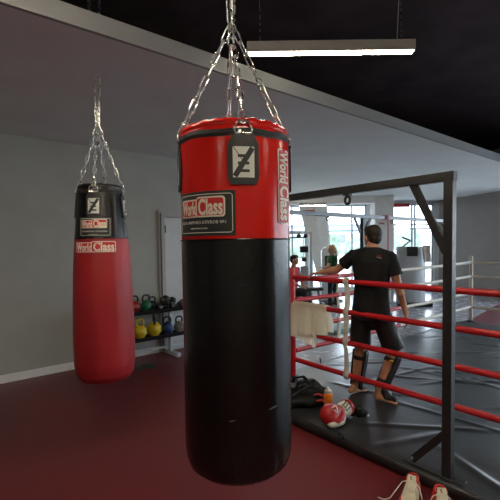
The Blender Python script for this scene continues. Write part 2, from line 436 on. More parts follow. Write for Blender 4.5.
def fill_window(i, y0, y1):  # window added out of view as daylight fill
    r = bpy.data.objects.new('window_%d' % i, None); COL.objects.link(r); r.location = (9.08, (y0 + y1) / 2, .2); struct(r)
    W = y1 - y0; H = 2.7; mb = MB()
    for z in (.03, H - .03): mb.box((0, 0, z), (.08, W, .06))
    for y in (-W / 2 + .03, 0, W / 2 - .03): mb.box((0, y, H / 2), (.08, .06, H))
    mb.build('window_frame', M_FRAME, r, bevel=.006)
    MB().box((0, 0, H / 2), (.008, W - .06, H - .06)).build('pane', M_GLASS, r, smooth=False)
fill_window(4, 1.58, 3.84)
window(1, -.1, 1.9, (.55, 1.42), (2.06,))
window(2, 2.06, 3.9, (3.42,), (2.06,))
window(3, 4.2, 6.14, (5.42, 5.52), (2.23, 2.10))
# pillar and downstand beam
struct(MB().box((3.99, 12.25, ZS / 2), (.56, .5, ZS)).build('column_square', M_COLUMN, bevel=.01))
struct(MB().box((1.99, 12.24, ZS - .10), (3.42, .5, .2)).build('beam_downstand', M_COLUMN, smooth=False))
# leaning column
def lean(z): t = (2.66 - z) / 1.21; return (1.655 + .31 * t, 2.07 + .216 * t, 2.55 + .09 * t)
vs = []
for z in (0.0, 3.03):
    a, b, c = lean(z); vs += [(a, 13.15, z), (b, 12.85, z), (c, 13.25, z), ((a + c) / 2, 13.4, z)]
struct(MB().add(vs, [(3, 2, 1, 0), (4, 5, 6, 7), (0, 1, 5, 4), (1, 2, 6, 5), (2, 3, 7, 6), (3, 0, 4, 7)]).build('column_leaning', M_COLUMN, smooth=False))

# outside
tag(MB().box((3, 40, -.25), (200, 140, .1)).build('ground', M_GROUND, smooth=False), kind='structure')
def tree(x, y, h, r, label):
    t = thing('tree', label, 'tree', (x, y, -.2), 0, 'trees outside the windows')
    MB().tube([(0, 0, 0), (.05, 0, h * .3), (0, .05, h * .55)], [.22, .16, .1], 10).build('trunk', M_BARK, t)
    mb = MB(); rnd = random.Random(int(x * 10))
    for k in range(16):
        a = rnd.uniform(0, 2 * PI); q = rnd.uniform(0, r * .75); z = h * .62 + rnd.uniform(-.32, .3) * h
        s = r * rnd.uniform(.28, .5); mb.ell((q * math.cos(a), q * math.sin(a), z), (s, s, s * .85), None, 12, 8)
    o = mb.blob('crown', M_LEAF, t, voxel=.22, it=1)
    from mathutils import noise
    for v in o.data.vertices:
        v.co += v.normal * (.35 * noise.noise(v.co * 1.6))
tree(10.8, 40, 2.7, 1.9, 'round green tree outside, seen through the glass beside the head of the man in black')
tree(8.6, 46, 2.9, 2.0, 'green tree outside, seen through the glass above the blond woman')
tree(17.3, 44, 2.8, 1.9, 'green tree outside, seen behind the silver machine')
tree(4.3, 38, 2.3, 1.4, 'green tree outside, seen through the pane beside the red punching bag')
bd = thing('office_building', 'pale blue office block outside, far beyond the windows', 'building', (12, 74, -.2))
MB().box((0, 0, 2.4), (26, 8, 4.8)).build('facade', M_BUILD, bd, smooth=False)
MB().box((0, 0, 4.95), (26.4, 8.4, .3)).build('roof', M_GREYST, bd, smooth=False)
for k in range(10):
    MB().box((-11.5 + 2.55 * k, -4.02, 2.6), (1.5, .08, 1.5)).build('window', M_GREYST, bd, smooth=False)

# ================================================================== LAMPS
def lamp(c, L, ztop, label, group, rz=0.0):
    t = thing('pendant_lamp', label, 'lamp', c, rz, group)
    MB().box((0, 0, .046), (L, .060, .078)).build('housing', M_LAMPH, t, bevel=.006)
    MB().box((0, 0, .004), (L - .03, .046, .010)).build('diffuser', M_LAMPE, t, bevel=.004)
    for s in (-1, 1):
        MB().tube([(s * L * .42, 0, .08), (s * L * .42, 0, ztop - c[2])], .002, 6).build('wire', M_STEEL, t)
    MB().tube([(L * .40, .01, .08), (L * .405, .02, .2), (L * .42, .012, .6), (L * .42, .01, ztop - c[2])], .0035, 6).build('power_cable', M_LAMPH, t)
    return t
G = 'long pendant lamps'
lamp((.606, 3.0, 3.025), 1.215, ZV, 'long grey pendant lamp glowing under the black ceiling, beside the chains of the red bag', G)
for x, y in ((.6, .3), (-1.0, 1.85), (3.6, .3), (3.9, 3.0), (.6, -1.9), (3.6, -1.9), (-1.9, -1.9)):  # unseen lamps added to brighten the bag, towel and room
    lamp((x, y, 3.025), 1.215, ZV, 'added fill lamp under the black ceiling, out of view', 'added fill lamps out of view')
lamp((1.72, 11.0, 2.67), .72, ZS, 'small far pendant lamp under the soffit above the leaning column', G)

# ================================================================== PUNCHING BAGS
def logo(fn, wd, ht, d, parent, box=False):
    """cream outlined red block with the two words in cream letters"""
    mb = MB()
    plate(mb, fn, -wd / 2, -.03 * wd, -ht * .5, ht * .40, ht * .12, d, d + .0012); plate(mb, fn, -.06 * wd, wd / 2, -ht * .5, ht * .5, ht * .16, d, d + .0012)
    o1 = mb.build('logo_outline', M_CREAM, parent, smooth=False)
    i = ht * .075; mb = MB()
    plate(mb, fn, -wd / 2 + i, -.05 * wd, -ht * .5 + i, ht * .40 - i, ht * .1, d + .0012, d + .0024); plate(mb, fn, -.06 * wd + i * .5, wd / 2 - i, -ht * .5 + i, ht * .5 - i, ht * .13, d + .0012, d + .0024)
    plabel(mb.build('logo_block', M_REDPR, parent, smooth=False), 'red logo block with cream edge')
    mb = MB()
    text_on(mb, 'World', fn, -.255 * wd, -.05 * ht, .42 * wd, ht * .70, d + .0025, .03)
    text_on(mb, 'Class', fn, .225 * wd, 0, .47 * wd, ht * .82, d + .0025, .03)
    plabel(mb.build('lettering', M_CREAM, parent, smooth=False), 'cream words World Class')
def chain_links(name, p, q, parent, L=.076, wid=.030, r=.0034, twist=0.0):
    e = bpy.data.objects.new(name, None); COL.objects.link(e); e.parent = parent
    p, q = Vector(p), Vector(q); d = q - p; n = max(1, round(d.length / (L - .016))); st = d / n; dn = d.normalized()
    x = dn.cross(Vector((0, 1, 0))).normalized(); y = dn.cross(x)
    for i in range(n):
        c = p + st * (i + .5); a = twist + (PI / 2 if i % 2 else 0) + .12 * math.sin(i * 2.3)
        s = x * math.cos(a) + y * math.sin(a); hl = L / 2 - wid / 2; pts = []
        for k in range(8): b = -PI / 2 + PI * k / 7; pts.append(c + dn * (hl + (wid / 2 - r) * math.cos(b)) + s * ((wid / 2 - r) * math.sin(b)))
        for k in range(8): b = PI / 2 + PI * k / 7; pts.append(c + dn * (-hl + (wid / 2 - r) * math.cos(b)) + s * ((wid / 2 - r) * math.sin(b)))
        MB().tube(pts, r, 8, closed=True).build('link', M_STEEL, e)
    return e
from mathutils import noise as mnoise
def make_bag(loc, label, base_prof, zs, ztop, rt, m_low, m_top, tab0, patch, side, hub_z, rz=0, front=True, zip_dip=.022, extra=None):
    """base_prof: (r, z) from the bottom to the seam; zs seam height; ztop rim height; rt(z) radius above the seam"""
    t = thing('punching_bag', label, 'punching bag', loc, rz, 'hanging punching bags')
    z0 = loc[2]; N = 96
    def ring(prof, wr=0.0, seed=0):
        mb = MB(); vs = []
        for r, z in prof:
            for k in range(N):
                a = 2 * PI * k / N
                f = wr * (mnoise.noise(Vector((3.0 * math.cos(a), 3.0 * math.sin(a), z * 2.2 + seed)))) + wr * .5 * mnoise.noise(Vector((9 * math.cos(a), 9 * math.sin(a), z * 3 + seed)))
                if r < .05: f = 0
                vs.append(((r + f) * math.sin(a), -(r + f) * math.cos(a), z))
        fs = [(i * N + k, i * N + (k + 1) % N, (i + 1) * N + (k + 1) % N, (i + 1) * N + k) for i in range(len(prof) - 1) for k in range(N)]
        fs.append(tuple(reversed(range(N)))); fs.append(tuple((len(prof) - 1) * N + k for k in range(N)))
        mb.add(vs, fs); return mb
    def dens(pr, n):
        o = []
        for i in range(len(pr) - 1):
            for k in range(n): o.append((pr[i][0] + (pr[i + 1][0] - pr[i][0]) * k / n, pr[i][1] + (pr[i + 1][1] - pr[i][1]) * k / n))
        return o + [pr[-1]]
    ring(dens(base_prof, 8), .0022, 1.0).build('body', m_low, t, ang=60)
    up = [(rt(zs + (ztop - .035 - zs) * k / 16), zs + (ztop - .035 - zs) * k / 16) for k in range(17)]
    R = rt(ztop)
    ring(up + [(R - .001, ztop - .02), (R - .006, ztop - .008), (R - .018, ztop + .002)], .0016, 4.0).build('collar', m_top, t, ang=60)
    # gathered lid above the zipper
    mb = MB(); vs = []; prof = [(R - .002, ztop - .022), (R + .003, ztop - .008), (R - .004, ztop + .006), (R - .02, ztop + .013), (R - .06, ztop + .012), (R * .5, ztop + .004), (.01, ztop)]
    for j, (r, z) in enumerate(prof):
        for k in range(N):
            a = 2 * PI * k / N
            g = .0032 * math.sin(a * 31 + 2 * math.sin(a * 5)) + .004 * mnoise.noise(Vector((8 * math.cos(a), 8 * math.sin(a), 3.3)))
            g *= (0, .7, 1, .9, .5, .2, 0)[j]
            vs.append((r * math.sin(a), -r * math.cos(a), z + g))
    fs = [(i * N + k, i * N + (k + 1) % N, (i + 1) * N + (k + 1) % N, (i + 1) * N + k) for i in range(len(prof) - 1) for k in range(N)]
    fs.append(tuple((len(prof) - 1) * N + k for k in range(N)))
    mb.add(vs, fs).build('lid', m_top, t, ang=60)
    # zipper band
    def zc(a): return ztop - .026 - zip_dip * (.5 + .5 * math.cos(a)) + .002 * math.sin(a * 7)
    mb = MB(); vs = []
    for k in range(N):
        a = 2 * PI * k / N; c = zc(a)
        for dr_, dz in ((-.003, -.015), (.002, -.014), (.0035, -.004), (.0055, -.003), (.0055, .003), (.0035, .004), (.003, .014), (-.003, .015)):
            r = rt(c) + dr_; vs.append((r * math.sin(a), -r * math.cos(a), c + dz))
    m = 8; fs = [(k * m + i, k * m + (i + 1) % m, ((k + 1) % N) * m + (i + 1) % m, ((k + 1) % N) * m + i) for k in range(N) for i in range(m)]
    zp = mb.add(vs, fs).build('zipper', M_ZIP, t, ang=50)
    a = math.radians(tab0 - 3); c = zc(a); r = rt(c) + .008
    MB().box((r * math.sin(a), -r * math.cos(a), c - .004), (.012, .005, .02), rotm(a)).build('zip_pull', M_STEEL, zp, bevel=.001)
    # seam piping
    MB().torus((0, 0, zs), rt(zs) + .001, .0035, n=72, k=8).build('seam', M_BLACK_V, t)
    def cyl(phi0, zc_, lean_=0.0):
        def fn(x, y, d):
            rr = rt(zc_ + y) + .0019; a = math.radians(phi0) + x / rr
            return ((rr + d) * math.sin(a), -(rr + d) * math.cos(a), zc_ + y)
        return fn
    # four hanging tabs with D-rings and chains
    hub = Vector((-.005, 0, hub_z))
    for k in range(4):
        ph = tab0 + 90 * k; H, W = .205, .120; f = cyl(ph, ztop - .045 - H / 2)
        mb = MB(); poly = []
        vs = []; rows = [(-H / 2, .38), (-H / 2 + .012, .47), (-H / 2 + .03, .5), (H / 2 - .05, .5), (H / 2 - .02, .36), (H / 2, .27)]
        full = []
        for i in range(len(rows) - 1):
            for q in range(3): s = q / 3; full.append((rows[i][0] * (1 - s) + rows[i + 1][0] * s, rows[i][1] * (1 - s) + rows[i + 1][1] * s))
        full.append(rows[-1]); nc = 8
        for (y, hw) in full:
            for c in range(nc + 1): vs.append(f((2 * c / nc - 1) * hw * W, y, .001))
            for c in range(nc, -1, -1): vs.append(f((2 * c / nc - 1) * hw * W, y, .0075))
        m = 2 * (nc + 1); fs = [(i * m + j, i * m + (j + 1) % m, (i + 1) * m + (j + 1) % m, (i + 1) * m + j) for i in range(len(full) - 1) for j in range(m)]
        fs += [tuple(range(m)), tuple((len(full) - 1) * m + j for j in range(m))]
        tb = mb.add(vs, fs).build('tab', M_TAB, t, ang=50)
        f2 = cyl(ph, ztop - .045 - H / 2 - .018); hw, hh = .041, .059
        mb = MB(); plate(mb, f2, -hw, hw, -hh, hh, 0, .0075, .0086, 8)
        plabel(mb.build('emblem', M_EMB, tb, smooth=False), 'white emblem block')
        mb = MB(); d0, d1 = .0086, .0094
        strip(mb, f2, ((-hw - .001, -hh + .010), (hw - .016, hh + .001)), ((-hw + .016, -hh - .001), (hw + .001, hh - .010)), d0, d1)
        strip(mb, f2, ((-.022, .029), (.014, .029)), ((-.022, .018), (.008, .018)), d0, d1)
        strip(mb, f2, ((-.022, .001), (.021, .001)), ((-.022, -.010), (.021, -.010)), d0, d1)
        strip(mb, f2, ((-.010, -.028), (.022, -.028)), ((-.016, -.039), (.022, -.039)), d0, d1)
        strip(mb, f2, ((-hw, hh), (0, 0)), ((-hw + .003, hh), (.003, 0)), d0, d1)
        plabel(mb.build('emblem_slash', M_TAB, tb, smooth=False), 'black slash and bars of the emblem')
        a = math.radians(ph); rr = rt(ztop - .05) + .010; zt = ztop - .052
        tang = Vector((math.cos(a), math.sin(a), 0)); rad = Vector((math.sin(a), -math.cos(a), 0))
        pts = [rad * rr + tang * x + Vector((0, 0, zt + y)) - rad * (.1 * max(0, y - .02)) for x, y in [(-.031, -.004), (-.033, .006)] + [(-.034 * math.cos(b), .012 + .034 * math.sin(b)) for b in [k2 * PI / 10 for k2 in range(11)]] + [(.033, .006), (.031, -.004)]]
        MB().tube(pts, .0038, 8, closed=True).build('d_ring', M_STEEL, tb)
        top = rad * (rr - .008) + Vector((0, 0, zt + .040))
        chain_links('chain', top, hub + rad * .012, t, twist=.25 + k * .12)
    # hub ring and the two strands up to the ceiling
    MB().torus(hub + Vector((0, 0, .012)), .017, .0045, axis=(0, 1, .2), n=20, k=8).build('hub_ring', M_STEEL, t)
    for s in (-1, 1):
        chain_links('hanging_chain', hub + Vector((s * .008, 0, .02)), Vector((s * .062 - .005, 0, ZV - z0 - .015)), t, L=.16, wid=.022, r=.0042, twist=.9 if s > 0 else .2)
    MB().box((-.005, 0, ZV - z0 - .008), (.2, .12, .016)).build('ceiling_plate', M_DARKST, t, bevel=.003)
    # club patch
    if patch:
        a0, a1, pz0, pz1 = patch; pm = (a0 + a1) / 2; zc_ = (pz0 + pz1) / 2; f = cyl(pm, zc_); W = math.radians(a1 - a0) * rt(zc_); Hh = pz1 - pz0
        mb = MB(); plate(mb, f, -W / 2, W / 2, -Hh / 2, Hh / 2, .004, .0006, .0022, 20); pa = mb.build('patch', M_PATCH, t, smooth=False)
        plabel(pa, 'black patch with cream border')
        mb = MB(); i = .011; th = .0028; xx, yy = W / 2 - i, Hh / 2 - i; d0, d1 = .0022, .0029
        strip(mb, f, ((-xx + .008, yy), (xx - .008, yy)), ((-xx + .008, yy - th), (xx - .008, yy - th)), d0, d1, 16)
        strip(mb, f, ((-xx + .008, -yy), (xx - .008, -yy)), ((-xx + .008, -yy + th), (xx - .008, -yy + th)), d0, d1, 16)
        for s in (-1, 1):
            strip(mb, f, ((s * xx, -yy + .008), (s * xx, yy - .008)), ((s * (xx - th), -yy + .008), (s * (xx - th), yy - .008)), d0, d1, 4)
            for q in (-1, 1): strip(mb, f, ((s * (xx - .008), q * yy), (s * xx, q * (yy - .008))), ((s * (xx - .008), q * (yy - th)), (s * (xx - th), q * (yy - .008))), d0, d1, 2)
        mb.build('border', M_CREAM, pa, smooth=False)
        lg = lambda x, y, d: f(x - .006, y + .026, d)
        logo(lg, W * .77, Hh * .46, .0022, pa)
        mb = MB(); text_on(mb, 'СЕТЬ ФИТНЕС-КЛУБОВ №1', f, -.006, -.034, W * .78, .013, .0022, .004)
        text_on(mb, 'WWW.WORLDCLASS.RU', f, -.012, -.058, W * .30, .006, .0022, .004)
        mb.build('small_lettering', M_EMB, pa, smooth=False)
    if side:
        ph, zc_, L_, h_, vert = side; f = cyl(ph, zc_)
        if vert: logo(lambda x, y, d: f(y, -x, d), L_, h_, .0006, t)
        else: logo(f, L_, h_, .0006, t)
    return t

z0 = .650
prof1 = [(.002, 0), (.15, .003), (.20, .012), (.225, .035), (.236, .07), (.240, .12), (.240, .5), (.241, 1.021)]
bag1 = make_bag((-.062, 1.817, z0), 'big punching bag with red top and black body hanging from chains in the foreground', prof1, 1.021, 1.483, lambda z: .240 if z < 1.40 else .240 - .05 * (z - 1.40), M_BLACK_V, M_RED_V, 10, (-68, 2.5, 1.037, 1.212), (59.5, 1.237, .305, .098, True), 1.94)
sc_ = MB()
def scuff(ph, z, L, h):
    rr = .2425; vs = []
    for k in range(9):
        t = k / 8; a = math.radians(ph) + (t - .5) * L / rr; e = h * math.sin(PI * t) + .0006
        for q in (-1, 1): vs.append((rr * math.sin(a), -rr * math.cos(a), z + .02 * t * (L / .05) * .4 + q * e))
    sc_.add(vs, [(2 * i, 2 * i + 2, 2 * i + 3, 2 * i + 1) for i in range(8)])
for q_ in ((-4, .30, .030, .0025), (38, .33, .05, .004)):
    sc_ = MB(); scuff(*q_); sc_.build('scuff_mark', mat('scuff_grey', (.06, .06, .06), .6), bag1, smooth=False, solid=.0005)

prof2 = [(.002, 0), (.14, .004), (.195, .02), (.224, .06), (.238, .14), (.242, .35), (.236, .65), (.222, .95), (.207, 1.16)]
def rt2(z): return .207 - max(0, z - 1.16) * .085 + max(0, 1.16 - z) * .0714
bag2 = make_bag((-1.210, 3.32, .555), 'punching bag with black top and red body hanging by the kettlebell rack', prof2, 1.16, 1.575, rt2, M_RED_V2, M_BLACK_V, 4, (-31, 42, 1.170, 1.324), (4, 1.095, .33, .085, False), 2.05)

# ================================================================== BOXING RING
# mat platform: inner vinyl cover and padded rim
PU0, PU1, PV0, PV1 = -3.5, 2.2, 2.6, 8.4
plat = thing('ring_platform', 'low ring floor with wrinkled dark grey vinyl cover over mats', 'boxing ring floor', w(PU0, PV0), ANG_U)
# local axes: x = +u, y = +v
def matz(x, y):
    z = .078 + .0035 * mnoise.noise(Vector((x * 1.1, y * 1.1, 0))) + .002 * mnoise.noise(Vector((x * 3, y * 3, 2)))
    for (ax, ay, bx, by, hgt, wd) in FOLDS:
        dx, dy = bx - ax, by - ay; L2 = dx * dx + dy * dy; s = ((x - ax) * dx + (y - ay) * dy) / L2
        if -.1 < s < 1.1:
            e = min(1, max(0, (s + .1) / .2)) * min(1, max(0, (1.1 - s) / .2))
            px, py = ax + dx * s, ay + dy * s; d = math.hypot(x - px, y - py)
            z += hgt * e * math.exp(-(d / wd) ** 2)
    return z
rnd = random.Random(3)
FOLDS = [(1.45, .35, 2.2, 1.0, .012, .03), (1.75, .1, 2.0, .7, .010, .04), (2.05, .45, 2.6, .2, .012, .03), (1.2, 1.0, 2.9, 1.1, .010, .03), (.9, .95, 1.5, 1.35, .008, .03)]
for k in range(54):
    x, y = rnd.uniform(.1, 3.0), rnd.uniform(.9, 4.8); a = rnd.choice((.25, .55, .75, .95, 1.25)) + rnd.uniform(-.15, .15); L = rnd.uniform(.4, 1.5)
    FOLDS.append((x, y, x + L * math.cos(a), y + L * math.sin(a), rnd.uniform(.005, .011), rnd.uniform(.018, .034)))
WX, WY = PU1 - PU0, PV1 - PV0
mb = MB(); mb.grid(lambda a, b: (.0 + .16 * 0 + a * WX, b * WY, matz(a * WX, b * WY) if 0 < a < 1 and 0 < b < 1 else .06), 260, 260)
mb.build('vinyl_cover', M_MAT, plat, ang=180)
mb = MB(); mb.box((WX / 2, WY / 2, .03), (WX - .01, WY - .01, .058)); mb.build('mat_base', M_MATEDGE, plat, bevel=.01)
MB().tube([(-.01, .01, .048), (WX, .01, .048)], [(.042, .03)] * 2, 14).build('edge_pad', M_MATEDGE, plat)
MB().tube([(.01, 0, .042), (.01, WY, .042)], [(.04, .03)] * 2, 14).build('edge_pad', M_MAT, plat)
def to_loc(u, v, z): return (u - PU0, v - PV0, z)
for (u, v, ax) in ((-2.0, 2.585, (.25, 1, .5)), (-3.50, 4.09, (1, .8, .2))):
    l = to_loc(u, v, .105); MB().torus(l, .028, .008, axis=ax, n=24, k=8).build('tie_ring', M_BLACKP, plat)
    
# red corner post
def post(u, v, m, name_label):
    t = thing('ring_post', name_label, 'ring post', w(u, v, .078))
    MB().tube([(0, 0, 0), (0, 0, 1.24)], .026, 16).build('pole', M_DARKST, t)
    MB().lathe([(.032, .02), (.036, .03), (.036, 1.275), (.030, 1.29), (.002, 1.295)], n=20).build('pad', m, t)
    MB().lathe([(.07, 0), (.07, .012), (.03, .02)], n=20).build('base_plate', M_DARKST, t)
    return t
post(-3.347, 3.413, M_ROPE_R, 'slim red corner post of the ring, beside the punching bag')
RS = 5.0
post(-3.347, 3.413 + RS, M_ROPE_W, 'slim white corner post at the far end of the ring')
ord_ = ['topmost', 'second from top', 'third from top', 'lowest']
def rope(p, q, tr, zs, label, group):
    """tr: how far the red sleeve runs from p"""
    P, Q = Vector(p), Vector(q); t = thing('ring_rope', label, 'ring rope', P, 0, group)
    d = Q - P; L = d.length; d.normalize()
    def sag(s): return Vector((0, 0, -.012 * 4 * (s / L) * (1 - s / L)))
    def seg(a, b, n): return [d * (a + (b - a) * k / n) + sag(a + (b - a) * k / n) for k in range(n + 1)]
    if tr > 0: MB().tube(seg(.015, tr, 12), .0275, 16).build('red_sleeve', M_ROPE_R, t)
    if tr < L: plabel(MB().tube(seg(max(.015, tr), L - .02, 16), .0275, 16).build('white_sleeve', M_ROPE_W, t), 'white sleeve')
    MB().tube([d * -.01, d * .05], .010, 10).build('turnbuckle', M_STEEL, t)
NZ = [1.260, .945, .625, .287]
for k, z in enumerate(NZ):
    rope(w(-3.33, 3.42, z), w(1.66, 3.42, z), 2.2, None, ord_[k] + ' red rope on the near side of the ring', 'ring ropes')
LZ0 = [1.225, .985, .650, .383]; LZ1 = [1.236, .960, .632, .36]
for k in range(4):
    rope(w(-3.34, 3.44, LZ0[k]), w(-3.34, 3.40 + RS, LZ1[k]), 2.33, None, ord_[k] + ' red and white rope on the ring side behind the man', 'ring ropes')
for k in range(4):
    rope(w(-3.33, 3.42 + RS, LZ1[k]), w(1.66, 3.42 + RS, LZ1[k]), 0, None, ord_[k] + ' white rope leaving the white post', 'ring ropes')
# webbing spacers
def spacer(px, py, zs, ang, label, amp):
    t = thing('spacer_strap', label, 'strap', (px, py, 0), ang, 'white spacer straps')
    # local x along rope, y across; band on the -y side
    pts = []; n = 40; ztop, zb = zs[0] + .045, zs[-1] - .04
    vs = []
    for k in range(n + 1):
        z = ztop + (zb - ztop) * k / n
        dd = min(abs(z - q) for q in zs); bulge = -.030 * math.exp(-(dd / .04) ** 2) - .004
        lx = amp * math.sin((ztop - z) * 7.5) - .01 * (ztop - z); tw = .5 * math.sin((ztop - z) * 6.1 + .5)
        hw = .033 * (1 - .35 * abs(tw))
        for s in (-1, 1): vs.append((lx + s * hw, bulge + s * tw * .012, z))
    fs = [(2 * i, 2 * i + 1, 2 * i + 3, 2 * i + 2) for i in range(n)]
    MB().add(vs, fs).build('webbing', M_STRAP, t, solid=.004)
    for z in zs:
        MB().tube([(-.024, 0, z), (.024, 0, z)], .0305, 14).build('wrap', M_STRAP, t)
x, y, _ = w(-2.565, 3.42); spacer(x, y, [z - .008 for z in NZ], ANG_U, 'cream webbing strap tying the near ring ropes together, in front of the man', .010)
x, y, _ = w(-3.34, 4.27); spacer(x, y, [1.222, .978, .640, .372], ANG_V + PI, 'cream webbing strap tying the far ring ropes, behind the arm of the man', .012)
# towel on the second near rope
tw = thing('towel', 'cream towel draped over the red ring rope beside the corner post', 'towel', w(-3.345, 3.42, 0), ANG_U)
def towel(a, b):
    # a: along the rope, b: over the rope from front hem to back hem
    s = b * 2 - 1; top = .945 + .031; x = .012 + a * .53
    hem = .40 + .07 * a if a < .72 else .45 - .34 * (a - .72)
    hem = (.385 + .10 * min(1, a / .72)) if a < .74 else .32
    hb = .30
    if s < 0: L = hem * (-s); z = top - L; y = -.034 - .022 * (-s) - (.016 * math.sin(a * 17 + 1) + .01 * math.sin(a * 31)) * min(1, -s * 1.6)
    else: L = hb * s; z = top - L; y = .034 + .02 * s + .014 * math.sin(a * 15) * s
    if abs(s) < .06: z = top + .004 * math.cos(s / .06 * PI / 2); y = .034 * s / .06
    x += .012 * math.sin(b * 9) * (.5 + a) * (1 - abs(s) * .3)
    return (x, y, z)
MB().grid(towel, 60, 64).build('cloth', M_TOWEL, tw, ang=180, solid=.006)

# ================================================================== BAG FRAMES
def frame_near():
    t = thing('bag_frame', 'black steel bag frame standing on the near edge of the ring floor', 'bag frame', w(-3.38, 2.68, .078), ANG_U, 'steel bag frames')
    ub = -3.38; loc = lambda u, z: (u - ub, 0, z - .078)
    MB().bar(loc(-3.42, 2.072), loc(-1.165, 2.072), .06, .06).build('beam', M_DARKST, t, bevel=.004)
    for u in (-3.38, -1.20):
        MB().bar(loc(u, .078), loc(u, 2.045), .06).build('post', M_DARKST, t, bevel=.004)
        s = 1 if u < -2 else -1
        MB().bar(loc(u + s * .02, 1.58), loc(u + s * .25, 2.05), .022, .055).build('top_brace', M_DARKST, t, bevel=.003)
        bb = MB().bar(loc(u + s * .02, .37), loc(u + s * .25, .10), .022, .050).build('foot_brace', M_DARKST, t, bevel=.003)
        MB().ell(loc(u + s * .235, .125), (.013, .013, .013)).build('bolt', M_STEEL, bb).location = (0, -.03, 0)
        MB().box(loc(u + s * .1, .084), (.42, .07, .010)).build('foot_plate', M_DARKST, t, bevel=.003)
    hk = (-2.003 - ub, 0, 2.041 - .078)
    mb = MB(); mb.box((hk[0], 0, hk[2] - .006), (.055, .05, .014)); mb.build('hook_plate', M_DARKST, t, bevel=.002)
    MB().torus((hk[0], 0, hk[2] - .048), .030, .0115, axis=(.25, 1, 0), n=24, k=10).build('hook', M_DARKST, t)
frame_near()
def frame_far():
    t = thing('bag_frame', 'grey steel bag frame with braced post behind the man in black', 'bag frame', w(-4.22, 3.3, 0), ANG_V, 'steel bag frames')
    loc = lambda v, z: (v - 3.3, 0, z)
    MB().bar(loc(3.2, 2.115), loc(9.5, 2.115), .06, .066).build('beam', M_GREYST, t, bevel=.004)  # beam paler than the posts: window light and haze put into its colour
    for v in (3.3, 6.07, 9.3):
        MB().bar(loc(v, 0), loc(v, 2.085), .065).build('post', M_DARKST, t, bevel=.004)
        for s in (-1, 1):
            if 3.2 < v + s * .26 < 9.5:
                MB().bar(loc(v + s * .02, 1.79), loc(v + s * .24, 2.09), .022, .05).build('brace', M_DARKST, t, bevel=.003)
        MB().box(loc(v, .006), (.3, .16, .012)).build('foot_plate', M_DARKST, t, bevel=.003)
    for v in (5.135, 7.02):
        MB().torus(loc(v, 2.045), .028, .010, axis=(.4, 1, 0), n=20, k=8).build('hook', M_DARKST, t)
frame_far()
st = thing('suspension_strap', 'maroon strap looped over the grey beam above the shoulder of the man in black', 'strap', w(-4.22, 6.80, 0), ANG_V)
MB().tube([(0, -.05, 2.07), (0, -.05, 2.16), (0, .05, 2.16), (0, .05, 2.07)], [(.045, .006)] * 4, 10, closed=True, up=(1, 0, 0)).build('loop', M_MAROON, st)
MB().tube([(0, -.05, 2.075), (.004, -.05, 1.7), (-.01, -.05, 1.32), (0, -.05, 1.05)], [(.024, .006)] * 4, 8, up=(1, 0, 0)).build('webbing', M_MAROON, st)
MB().tube([(0, -.05, 1.06), (.01, -.05, .92), (0, -.05, .78)], [.04, .05, .04], 14).build('grip', M_MAGENTA, st)

# ================================================================== PEOPLE
def V3(*a): return Vector(a)
def hand(mb, wrist, d, nrm, side, curl=.5, sc=1.0):
    """palm and five fingers; d finger direction, nrm back of the hand, side +1/-1 thumb side"""
    d = Vector(d).normalized(); nrm = Vector(nrm); nrm = (nrm - d * nrm.dot(d)).normalized(); s = d.cross(nrm) * side
    for q in (-.028, -.010, .010, .028): mb.cone(wrist + d * .015 * sc + s * q * .6 * sc, wrist + d * .085 * sc + s * q * sc, .014 * sc, .0135 * sc, 10)
    for i, (q, L) in enumerate(((.031, .068), (.0105, .078), (-.0105, .072), (-.031, .056))):
        p = wrist + d * .088 * sc + s * q * sc; dd = d.copy()
        for k, (f, r0, r1) in enumerate(((.45, .0095, .009), (.32, .009, .0082), (.23, .0082, .007))):
            a = curl * (.35 + .3 * k); dd = (dd * math.cos(a) - nrm * math.sin(a)).normalized() if k or curl else dd
            e = p + dd * L * f * sc; mb.cone(p, e, r0 * sc, r1 * sc, 10); p = e
    p = wrist + d * .03 * sc + s * .028 * sc; a = (d * .65 + s * .65 - nrm * .25).normalized(); b = (d * .9 + s * .25 - nrm * .35).normalized()
    e = p + a * .042 * sc; mb.cone(p, e, .013 * sc, .0105 * sc, 10); mb.cone(e, e + b * .032 * sc, .0105 * sc, .008 * sc, 10)
def foot(mb, ankle, heel, toe, zf, sc=1.0):
    d = Vector((toe[0] - heel[0], toe[1] - heel[1], 0)).normalized(); s = Vector((-d.y, d.x, 0))
    L = .25 * sc; h = Vector((heel[0], heel[1], zf))
    mb.cone(ankle, h + d * .05 + V3(0, 0, .045), .036 * sc, .036 * sc)
    mb.cone(h + d * .035 + V3(0, 0, .034), h + d * .17 * sc + V3(0, 0, .030), .032 * sc, .027 * sc)
    for q in (-.02, .0, .02): mb.cone(h + d * .10 * sc + s * q * .7 + V3(0, 0, .03), h + d * (.185 * sc) + s * q * 1.2 + V3(0, 0, .020), .024, .019)
    for i, q in enumerate((-.034, -.017, 0, .016, .032)): mb.cone(h + d * .185 * sc + s * q + V3(0, 0, .014), h + d * (.235 - .006 * abs(i - 1)) * sc + s * q * 1.05 + V3(0, 0, .011), .012, .0095, 10)
